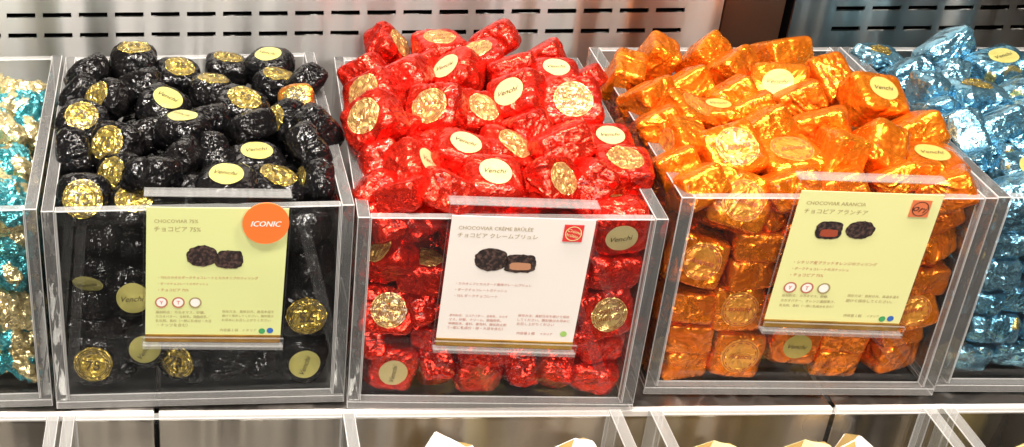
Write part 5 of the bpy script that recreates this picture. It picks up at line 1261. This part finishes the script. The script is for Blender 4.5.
# ------------------------------------------------------------------ paper packets in the lower bins
def packet(x, y, z, w, h, t, rz, tilt, mats, label, point=0.5):
    """folded paper packet standing on end, its top folded to an off-centre ridge"""
    bm = bmesh.new()
    hx, hy = w / 2, t / 2
    base = [(-hx, -hy, 0), (hx, -hy, 0), (hx, hy, 0), (-hx, hy, 0)]
    sh = [(-hx * .97, -hy, h * .86), (hx * .97, -hy * .95, h * .88), (hx * .97, hy, h * .90), (-hx * .97, hy * .95, h * .87)]
    rd = [(-hx * (1 - point), -hy * .1, h), (hx * .9, hy * .1, h * .93)]
    V = [bm.verts.new(p) for p in base + sh + rd]
    F = [(0, 1, 2, 3), (0, 1, 5, 4), (1, 2, 6, 5), (2, 3, 7, 6), (3, 0, 4, 7), (4, 5, 9, 8), (6, 7, 8, 9), (5, 6, 9), (7, 4, 8)]
    for i, f in enumerate(F):
        fc = bm.faces.new([V[j] for j in f]); fc.material_index = 1 if i in (4, 8, 6) else 0
    bmesh.ops.recalc_face_normals(bm, faces=bm.faces[:])
    bmesh.ops.bevel(bm, geom=bm.edges[:], offset=0.0006, segments=2, affect='EDGES')
    bmesh.ops.triangulate(bm, faces=bm.faces[:]); bmesh.ops.subdivide_edges(bm, edges=bm.edges[:], cuts=3, use_grid_fill=True)
    for v in bm.verts: v.co += Vector((noise.noise(v.co * 120), noise.noise(v.co * 120 + Vector((9, 0, 0))), noise.noise(v.co * 90 + Vector((0, 9, 0))))) * .0006
    o = obj_from_bm('paper_packet', bm, mats)
    o.location = (x, y, z); o.rotation_euler = (tilt[0], tilt[1], rz)
    bm = bmesh.new()
    for k in range(4):
        add_box(bm, -hx * .55 + k * w * .16, -hx * .55 + k * w * .16 + w * .07, -hy - .0009, -hy - .0003, h * .30, h * (.80 - .05 * (k % 2)))
    obj_from_bm('printed_stripes', bm, M['ink_rust'] if mats is PY_ else M['ink_rose'], o)
    tag(o, label, 'wrapped sweet', 'paper wrapped sweets in the lower bins')
    return o
PK = [M['packet'], M['packet_gold']]; PY_ = [M['packet_yellow'], M['packet_gold']]
ZL = -0.1028
for (x, y, hh, rz, ty, mats, lab) in (
    (.1180, .546, .100, .3, .10, PK, 'pinkish white paper packet, leftmost in the lower bin below the red chocolates'),
    (.1400, .556, .109, -.6, -.12, PK, 'white and gold pointed paper packet, second in the lower bin below the red chocolates'),
    (.1900, .553, .110, .45, .14, PK, 'large white and pink pointed paper packet below the red foil chocolates'),
    (.1720, .560, .101, .9, -.2, PY_, 'small yellow packet behind the large pink pointed one below the red chocolates'),
    (.2200, .556, .103, -.3, .15, PK, 'small white packet, rightmost in the lower bin below the red chocolates'),
    (.3520, .560, .102, .8, .1, PK, 'small white packet behind the striped cream one below the orange chocolates'),
    (.2680, .553, .110, .15, .10, PY_, 'cream paper packet, leftmost in the lower bin below the orange chocolates'),
    (.2960, .550, .110, -.5, .20, PK, 'white paper packet leaning beside the cream one below the orange chocolates'),
    (.3270, .553, .111, .05, .0, PY_, 'upright cream packet with a gold side, rightmost below the orange chocolates'),
    (.4420, .550, .110, .4, .10, PY_, 'yellowish paper packet in the lower bin below the pale blue chocolates')):
    packet(x, y, ZL, .025, hh - .005, .018, rz, (0, ty), mats, lab)


# ------------------------------------------------------------------ shelf, riser and back panels
def sheet(name, x0, x1, label=None):
    bm = bmesh.new()
    add_box(bm, x0, x1, 0.5921, 0.8450, -0.0100, -0.0060, bevel=0.0004)
    lp = box_obj(name, (x0, x1, 0.5880, 0.5920, -0.0100, -0.0056), M['lip'], bevel=.0006); tag(lp, kind='structure')
    o = obj_from_bm(name, bm, M['steel_shelf']); tag(o, kind='structure'); return o
for x0, x1 in ((-.55, -.0312), (-.0286, .3536), (.3562, 1.0)):
    sheet('shelf', x0, x1)
    r = box_obj('wall', (x0, x1, 0.5890, 0.5915, -0.30, -0.0103), M['steel_riser'], bevel=0.0005); tag(r, kind='structure')
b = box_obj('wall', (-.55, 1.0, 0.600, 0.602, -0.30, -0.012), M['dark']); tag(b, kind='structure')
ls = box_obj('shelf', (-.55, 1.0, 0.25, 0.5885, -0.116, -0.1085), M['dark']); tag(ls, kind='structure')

def slotted(x0, x1, z0, z1, centres, zs, mat):
    """steel sheet with real punched slots (grid of faces, the slot cells left out), 2 mm thick"""
    L, H = 0.0196, 0.0031
    xs = sorted(set([x0, x1] + [c + s * L / 2 for c in centres for s in (-1, 1) if x0 < c + s * L / 2 < x1]))
    zz = sorted(set([z0, z1] + [c + s * H / 2 for c in zs for s in (-1, 1)]))
    bm = bmesh.new()
    V = {(i, j, k): bm.verts.new((x, 0.8440 + .002 * k, z)) for i, x in enumerate(xs) for j, z in enumerate(zz) for k in (0, 1)}
    def hole(i, j):
        if not (0 <= i < len(xs) - 1 and 0 <= j < len(zz) - 1): return True
        cx, cz = (xs[i] + xs[i+1]) / 2, (zz[j] + zz[j+1]) / 2
        return any(abs(cx - c) < L / 2 for c in centres) and any(abs(cz - c) < H / 2 for c in zs)
    for i in range(len(xs) - 1):
        for j in range(len(zz) - 1):
            if hole(i, j): continue
            bm.faces.new((V[i, j, 0], V[i+1, j, 0], V[i+1, j+1, 0], V[i, j+1, 0]))
            bm.faces.new((V[i, j+1, 1], V[i+1, j+1, 1], V[i+1, j, 1], V[i, j, 1]))
            for (di, dj, a, b2) in ((-1, 0, (i, j), (i, j+1)), (1, 0, (i+1, j+1), (i+1, j)), (0, -1, (i+1, j), (i, j)), (0, 1, (i, j+1), (i+1, j+1))):
                if hole(i + di, j + dj):
                    bm.faces.new((V[a[0], a[1], 0], V[b2[0], b2[1], 0], V[b2[0], b2[1], 1], V[a[0], a[1], 1]))
    bmesh.ops.recalc_face_normals(bm, faces=bm.faces[:])
    o = obj_from_bm('wall', bm, mat); tag(o, kind='structure'); return o
CS = [-.1014 + .0246 * k for k in range(-12, 48)]
slotted(-.42, .3525, -.0056, .34, [c for c in CS if c < .335], (.1368, .1222), M['steel'])
slotted(.4010, .95, -.0056, .34, [c for c in CS if c > .42], (.1368, .1222), M['steel'])
bk = box_obj('wall', (-.42, .95, .8600, .8620, -.0056, .34), M['dark']); tag(bk, kind='structure')
bp_ = box_obj('wall', (.3560, .3975, .8500, .8520, -.0056, .34), M['bronze_panel'], bevel=.0004); tag(bp_, kind='structure')

# ------------------------------------------------------------------ price cards
def blob(cx, cy, w, h, seed, mat, parent, name, lift, squareness=2.2):
    bm = bmesh.new(); n = 48; vs = []
    for i in range(n):
        t = 2 * pi * i / n; c, s = cos(t), sin(t)
        r = 1 / (abs(c) ** squareness + abs(s) ** squareness) ** (1 / squareness)
        r *= 1 + .09 * noise.noise(Vector((c * 4, s * 4, seed)))
        vs.append(bm.verts.new((cx + w / 2 * r * c, -lift, cy + h / 2 * r * s)))
    bm.faces.new(vs)
    return obj_from_bm(name, bm, mat, parent)
def card(key, cx, cz, w, h, roll, mat, name_label, title, jp, lines, fine, art, emblem=None, icons=True, dots=((.86, .965, 'dot_green'), (.92, .96, 'dot_blue')), tw=.38, jw=.36):
    x, y, a, bw, bd, bh = BINS[key]
    c_, s_ = cos(a), sin(a)
    lx, ly = cx, -0.0092
    e = empty('price_card', (x + c_ * lx - s_ * ly, y + s_ * lx + c_ * ly, cz))
    e.rotation_euler = (0, roll, a)
    tag(e, name_label, 'price card', 'price cards hung on the bin fronts')
    # clear holder: back sheet, hook over the rim, J lip at the foot
    top = h / 2
    hk = (bh + .0012) - cz
    bm = bmesh.new()
    add_box(bm, -w/2 - .0015, w/2 + .0015, .0008, .0026, -h/2 - .0070, max(top + .0065, hk + .003), bevel=.0003)
    add_box(bm, -w/2 - .0015, w/2 + .0015, .0027, .0100, max(top + .0047, hk + .0012), max(top + .0065, hk + .003), bevel=.0003)
    add_box(bm, -w/2 - .0015, w/2 + .0015, -.0046, .0007, -h/2 - .0070, -h/2 - .0050, bevel=.0003)
    add_box(bm, -w/2 - .0015, w/2 + .0015, -.0046, -.0030, -h/2 - .0049, -h/2 + .0005, bevel=.0003)
    bm.normal_update()
    for f in bm.faces:
        f.material_index = 0 if abs(f.normal.y) > .9 or f.calc_area() > 4e-4 else 1
        if f.calc_center_median().z > top + .001: f.material_index = 1
    obj_from_bm('clear_holder', bm, [M['pane'], M['hook']], e)
    box_obj('gold_reflection', (-w/2, w/2, -.0006, .0004, -h/2 - .0046, -h/2 - .0002), M['lip_reflection'], e)  # strip coloured like the reflection in the J lip
    sheet_ = box_obj('card_sheet', (-w/2, w/2, 0, .0005, -h/2, h/2), M[mat], e)
    P = lambda u, v: (-w/2 + u * w, h/2 - v * h)
    R = Matrix.Rotation(pi / 2, 4, 'X')
    def put(dst, body, u, v, width, height=None, mi=0, shear=0, align='LEFT'):
        t = text_bm(body, width=width * w if width else None, height=height, shear=shear, align=align)
        px, pz = P(u, v)
        merge(dst, t, Matrix.Translation((px, -.00025, pz)) @ R, mi)
    bm = bmesh.new()
    put(bm, title, .055, .085 if emblem else .10, tw); put(bm, jp, .055, .145 if emblem else .16, jw)
    obj_from_bm('title_lettering', bm, M['ink_tan'], e)
    bm = bmesh.new()
    for i, (t, wd) in enumerate(lines): put(bm, t, .09, .535 + .05 * i, wd)
    obj_from_bm('body_lettering', bm, M['ink_rose'], e)
    bm = bmesh.new()
    for (t, u, v, wd) in fine: put(bm, t, u, v, wd)
    obj_from_bm('fine_print', bm, M['ink_rose' if key == 'red' else 'ink_tan'], e)
    for art_ in art:
        kind_, u, v, aw, ah = art_
        px, pz = P(u, v)
        o = blob(px, pz, aw * w, ah * h, u * 9 + v, M['choc'], e, 'chocolate_picture', .0003, 2.1 if kind_ == 'whole' else 3.6)
        if kind_.startswith('cut'):
            blob(px + .004 * w, pz - .02 * h, aw * w * .66, ah * h * .42, 3.3, M['choc_fill' if kind_ == 'cut' else 'choc_fill_red'], o, 'filling_picture', .0005, 3.4)
    if icons:
        for i in range(3):
            px, pz = P(.115 + .123 * i, .735)
            o = obj_from_bm('diet_icon', (lambda b_: (b_.transform(Matrix.Translation((px, -.0003, pz)) @ R), b_)[1])(disc_bm(.0026, 1, 28)), M['white'], e)
            b_ = ring_bm(.0027, .0035, 28); b_.transform(Matrix.Translation((px, -.00045, pz)) @ R)
            obj_from_bm('icon_ring', b_, M['ink_rose'] if i < 2 else M['ink_tan'], o)
            b_ = text_bm('YTO'[i], height=.0022); b_.transform(Matrix.Translation((px, -.00055, pz)) @ R)
            if i < 2: obj_from_bm('icon_mark', b_, M['crimson'], o)
            else: b_.free()
    for (u, v, m_) in dots:
        px, pz = P(u, v); b_ = disc_bm(.0018, 1, 20); b_.transform(Matrix.Translation((px, -.0003, pz)) @ R)
        obj_from_bm('colour_dot', b_, M[m_], e)
    if emblem:
        u, v, em = emblem
        px, pz = P(u, v); s = .0050
        bm = bmesh.new(); add_box(bm, px - s, px + s, -.0006, -.0002, pz - s, pz + s); o = obj_from_bm('emblem', bm, M[em], e)
        b_ = text_bm('Crème\nbrûlée' if key == 'red' else 'ori', width=s * 1.45, shear=.3)
        b_.transform(Matrix.Translation((px, -.0008, pz)) @ Matrix.Rotation(.25, 4, 'Y') @ R)
        obj_from_bm('emblem_lettering', b_, M['card_yellow' if key == 'red' else 'choc'], o)
        b_ = ring_bm(s * .78, s * .86, 30); b_.transform(Matrix.Translation((px, -.0008, pz)) @ R)
        obj_from_bm('emblem_ring', b_, M['card_yellow' if key == 'red' else 'choc'], o)
    return e

card('black', .0087, .0862, .0742, .0795, radians(2.2), 'card_green', 'pale green price card with an orange round sticker on the black chocolate bin',
     'CHOCOVIAR 75%', 'チョコピア 75%',
     [('・75%カカオのダークチョコレートとカカオニブのフィリング', .72), ('・ダークチョコレートのガナッシュ', .36), ('・チョコピア 75%', .22)],
     [('原材料名：カカオマス、砂糖、', .075, .815, .36), ('カカオバター、全粉乳、脱脂粉乳／', .075, .85, .40), ('乳化剤、香料（一部に乳成分・大豆', .075, .885, .41), ('・ナッツを含む）', .09, .92, .22),
      ('保存方法：直射日光、高温多湿を', .56, .805, .38), ('避けて保存してください。開封後は', .56, .84, .38), ('お早めにお召し上がりください', .56, .875, .36), ('内容量１個　イタリア', .55, .958, .27)],
     [('whole', .40, .365, .225, .165), ('block', .595, .39, .20, .14)], tw=.31, jw=.33)
card('red', .0038, .0842, .0742, .0765, radians(1.7), 'card_white', 'white price card on the red chocolate bin',
     'CHOCOVIAR CRÈME BRÛLÉE', 'チョコピア クレームブリュレ',
     [('・カカオニブとカスタード風味クレームブリュレ', .54), ('・ダークチョコレートガナッシュ', .37), ('・75% ダークチョコレート', .31)],
     [('原材料名：ココアバター、全粉乳、カカオ', .075, .80, .42), ('マス、砂糖、クリーム、脱脂粉乳、', .075, .835, .38), ('卵黄粉末、香料、着色料、酸化防止剤', .075, .87, .42), ('（一部に乳成分・卵・大豆を含む）', .075, .905, .40),
      ('保存方法：直射日光を避けて保存', .57, .785, .37), ('してください。開封後はお早めに', .57, .82, .38), ('お召し上がりください', .57, .855, .27), ('内容量１個', .58, .935, .13), ('イタリア', .75, .935, .09)],
     [('whole', .315, .335, .24, .185), ('cut', .52, .36, .23, .145)], emblem=(.855, .105, 'crimson'), icons=False, dots=((.92, .93, 'dot_lime'),), tw=.52, jw=.56)
card('orange', .0131, .0888, .0742, .0805, radians(2.1), 'card_yellow', 'pale yellow price card on the orange chocolate bin',
     'CHOCOVIAR ARANCIA', 'チョコピア アランチア',
     [('・シチリア産ブラッドオレンジのフィリング', .60), ('・ダークチョコレートのガナッシュ', .41), ('・チョコピア 75%', .24)],
     [('原材料名：カカオマス、砂糖、', .075, .80, .34), ('カカオバター、オレンジ濃縮果汁、', .075, .84, .40), ('乳化剤、香料（一部に乳成分を含む）', .075, .88, .40),
      ('保存方法：直射日光、高温多湿を', .55, .785, .38), ('避けて保存してください。', .55, .825, .34), ('内容量１個', .57, .945, .13), ('イタリア', .74, .945, .09)],
     [('cutred', .27, .285, .19, .135), ('whole', .49, .275, .21, .135)], emblem=(.86, .10, 'rust'), tw=.42, jw=.45)

# round orange sticker on the first card
x, y, a, *_ = BINS['black']
lx, ly, lz = .0350, -.0118, .1178
bm = disc_bm(.0122, 4, 56)
ext = bmesh.ops.extrude_face_region(bm, geom=bm.faces[:])
for v in [g for g in ext['geom'] if isinstance(g, bmesh.types.BMVert)]: v.co.z += .0006
bmesh.ops.recalc_face_normals(bm, faces=bm.faces[:])
bm.transform(Matrix.Rotation(pi / 2, 4, 'X'))
st = obj_from_bm('round_badge', bm, M['sticker_iconic'])
st.location = (x + cos(a) * lx - sin(a) * ly, y + sin(a) * lx + cos(a) * ly, lz); st.rotation_euler = (0, radians(2), a)
tag(st, 'orange round badge reading ICONIC at the corner of the pale green card', 'badge')
b_ = text_bm('ICONIC', width=.0158, height=.0032, shear=.25)
b2 = text_bm('ICONIC', width=.0158, height=.0032, shear=.25); merge(b_, b2, Matrix.Translation((.00022, 0, 0.00002)))
b_.transform(Matrix.Translation((0, -.0009, 0)) @ Matrix.Rotation(pi / 2, 4, 'X'))
obj_from_bm('badge_lettering', b_, M['white'], st)

# ------------------------------------------------------------------ light
w = bpy.data.worlds.new('World'); SC.world = w; w.use_nodes = True
nt = w.node_tree; nt.nodes.clear()
out = nt.nodes.new('ShaderNodeOutputWorld'); bg = nt.nodes.new('ShaderNodeBackground')
tc = N(nt, 'ShaderNodeTexCoord'); sep = N(nt, 'ShaderNodeSeparateXYZ'); nt.links.new(tc.outputs['Generated'], sep.inputs[0])
# a warm, patchy shop interior: brighter to one side, lit spots here and there
mp = N(nt, 'ShaderNodeMapping'); mp.inputs['Scale'].default_value = (1.0, 1.0, 0.35); nt.links.new(tc.outputs['Generated'], mp.inputs[0])
nz = N(nt, 'ShaderNodeTexNoise', Scale=5.5, Detail=2.0); nt.links.new(mp.outputs[0], nz.inputs['Vector'])
mr = N(nt, 'ShaderNodeMapRange'); mr.inputs['From Min'].default_value = .60; mr.inputs['From Max'].default_value = .70
mr.inputs['To Min'].default_value = 0.0; mr.inputs['To Max'].default_value = 1.0; nt.links.new(nz.outputs[0], mr.inputs['Value'])
sd = N(nt, 'ShaderNodeMapRange'); sd.interpolation_type = 'SMOOTHSTEP'; sd.inputs['From Min'].default_value = -0.10; sd.inputs['From Max'].default_value = .26
sd.inputs['To Min'].default_value = 1.0; sd.inputs['To Max'].default_value = 0.16; nt.links.new(sep.outputs['X'], sd.inputs['Value'])
mp2 = N(nt, 'ShaderNodeMapping'); mp2.inputs['Scale'].default_value = (1.0, 1.0, 0.06); nt.links.new(tc.outputs['Generated'], mp2.inputs[0])
nz2 = N(nt, 'ShaderNodeTexNoise', Scale=13.0, Detail=2.0); nt.links.new(mp2.outputs[0], nz2.inputs['Vector'])
mr2 = N(nt, 'ShaderNodeMapRange'); mr2.inputs['From Min'].default_value = .38; mr2.inputs['From Max'].default_value = .68
mr2.inputs['To Min'].default_value = 0.18; mr2.inputs['To Max'].default_value = 2.4; nt.links.new(nz2.outputs[0], mr2.inputs['Value'])
dn = N(nt, 'ShaderNodeMapRange'); dn.interpolation_type = 'SMOOTHSTEP'; dn.inputs['From Min'].default_value = .15; dn.inputs['From Max'].default_value = -.2
nt.links.new(sep.outputs['Z'], dn.inputs['Value'])
base = math_node(nt, 'MULTIPLY', math_node(nt, 'MULTIPLY', sd.outputs[0], mr2.outputs[0]), math_node(nt, 'ADD', 0.05, math_node(nt, 'MULTIPLY', dn.outputs[0], .06)))
spot = math_node(nt, 'MULTIPLY', math_node(nt, 'MULTIPLY', mr.outputs[0], 7.0), math_node(nt, 'ADD', math_node(nt, 'MULTIPLY', sd.outputs[0], .7), .3))
stg = math_node(nt, 'ADD', base, spot)
cm = N(nt, 'ShaderNodeMix', data_type='RGBA'); cm.inputs['A'].default_value = (1, .93, .86, 1); cm.inputs['B'].default_value = (1, .80, .60, 1)
n4 = N(nt, 'ShaderNodeTexNoise', Scale=3.0); nt.links.new(tc.outputs['Generated'], n4.inputs['Vector']); nt.links.new(n4.outputs[0], cm.inputs['Factor'])
nt.links.new(cm.outputs['Result'], bg.inputs['Color']); nt.links.new(stg, bg.inputs['Strength']); nt.links.new(bg.outputs[0], out.inputs[0])

def area(name, loc, target, sx, sy, e, col):
    l = bpy.data.lights.new(name, 'AREA'); l.shape = 'RECTANGLE'; l.size = sx; l.size_y = sy; l.energy = e; l.color = col
    o = link(bpy.data.objects.new(name, l)); o.location = loc
    o.rotation_euler = (Vector(target) - Vector(loc)).to_track_quat('-Z', 'Y').to_euler()
    return o
for lx_, pw in ((-.30, 2.2), (-.115, 3.0), (-.040, 2.6), (.095, .7), (.215, 1.1), (.335, 1.5), (.56, 1.1), (.72, 0.8)):
    area('case_lamp', (lx_, .55, .80), (lx_ * .95, .66, .1), .035, .035, pw, (1, .93, .84))
area('ceiling_lamp', (-.35, -.1, 1.6), (.1, .65, .1), .25, .25, 20.0, (1, .94, .87))
area('front_fill_lamp', (.25, -1.3, 1.15), (.2, .6, .05), .9, .25, 23.0, (1, .94, .86))  # added fill from the camera side, brightens the sweets behind the front panes
area('ceiling_lamp', (.75, .1, 1.5), (.3, .65, .1), .25, .25, 14.0, (1, .88, .74))

# ------------------------------------------------------------------ camera
cam = bpy.data.cameras.new('camera'); co = link(bpy.data.objects.new('camera', cam))
cam.sensor_width = 36; cam.lens = 1306.96 * 36 / 1024
cam.shift_x = (512 - 207.43) / 1024; cam.shift_y = 0.0
cam.clip_start = .01; cam.clip_end = 50
p, r = 0.5212, -0.0084
F = Vector((0, cos(p), -sin(p))); U0 = Vector((0, sin(p), cos(p))); X0 = Vector((1, 0, 0))
Xc = X0 * cos(r) + U0 * sin(r); Uc = -X0 * sin(r) + U0 * cos(r)
co.matrix_world = Matrix(((Xc.x, Uc.x, -F.x, 0), (Xc.y, Uc.y, -F.y, 0), (Xc.z, Uc.z, -F.z, .4566), (0, 0, 0, 1)))
SC.camera = co

SC.view_settings.view_transform = 'Standard'; SC.view_settings.look = 'None'
SC.view_settings.exposure = 0.28; SC.view_settings.gamma = 1.0
SC.render.engine = 'CYCLES'
SC.cycles.use_denoising = True
SC.cycles.max_bounces = 14; SC.cycles.transmission_bounces = 12; SC.cycles.transparent_max_bounces = 16; SC.cycles.glossy_bounces = 3; SC.cycles.diffuse_bounces = 2
SC.cycles.caustics_refractive = True; SC.cycles.caustics_reflective = True
SC.cycles.sample_clamp_indirect = 4.0
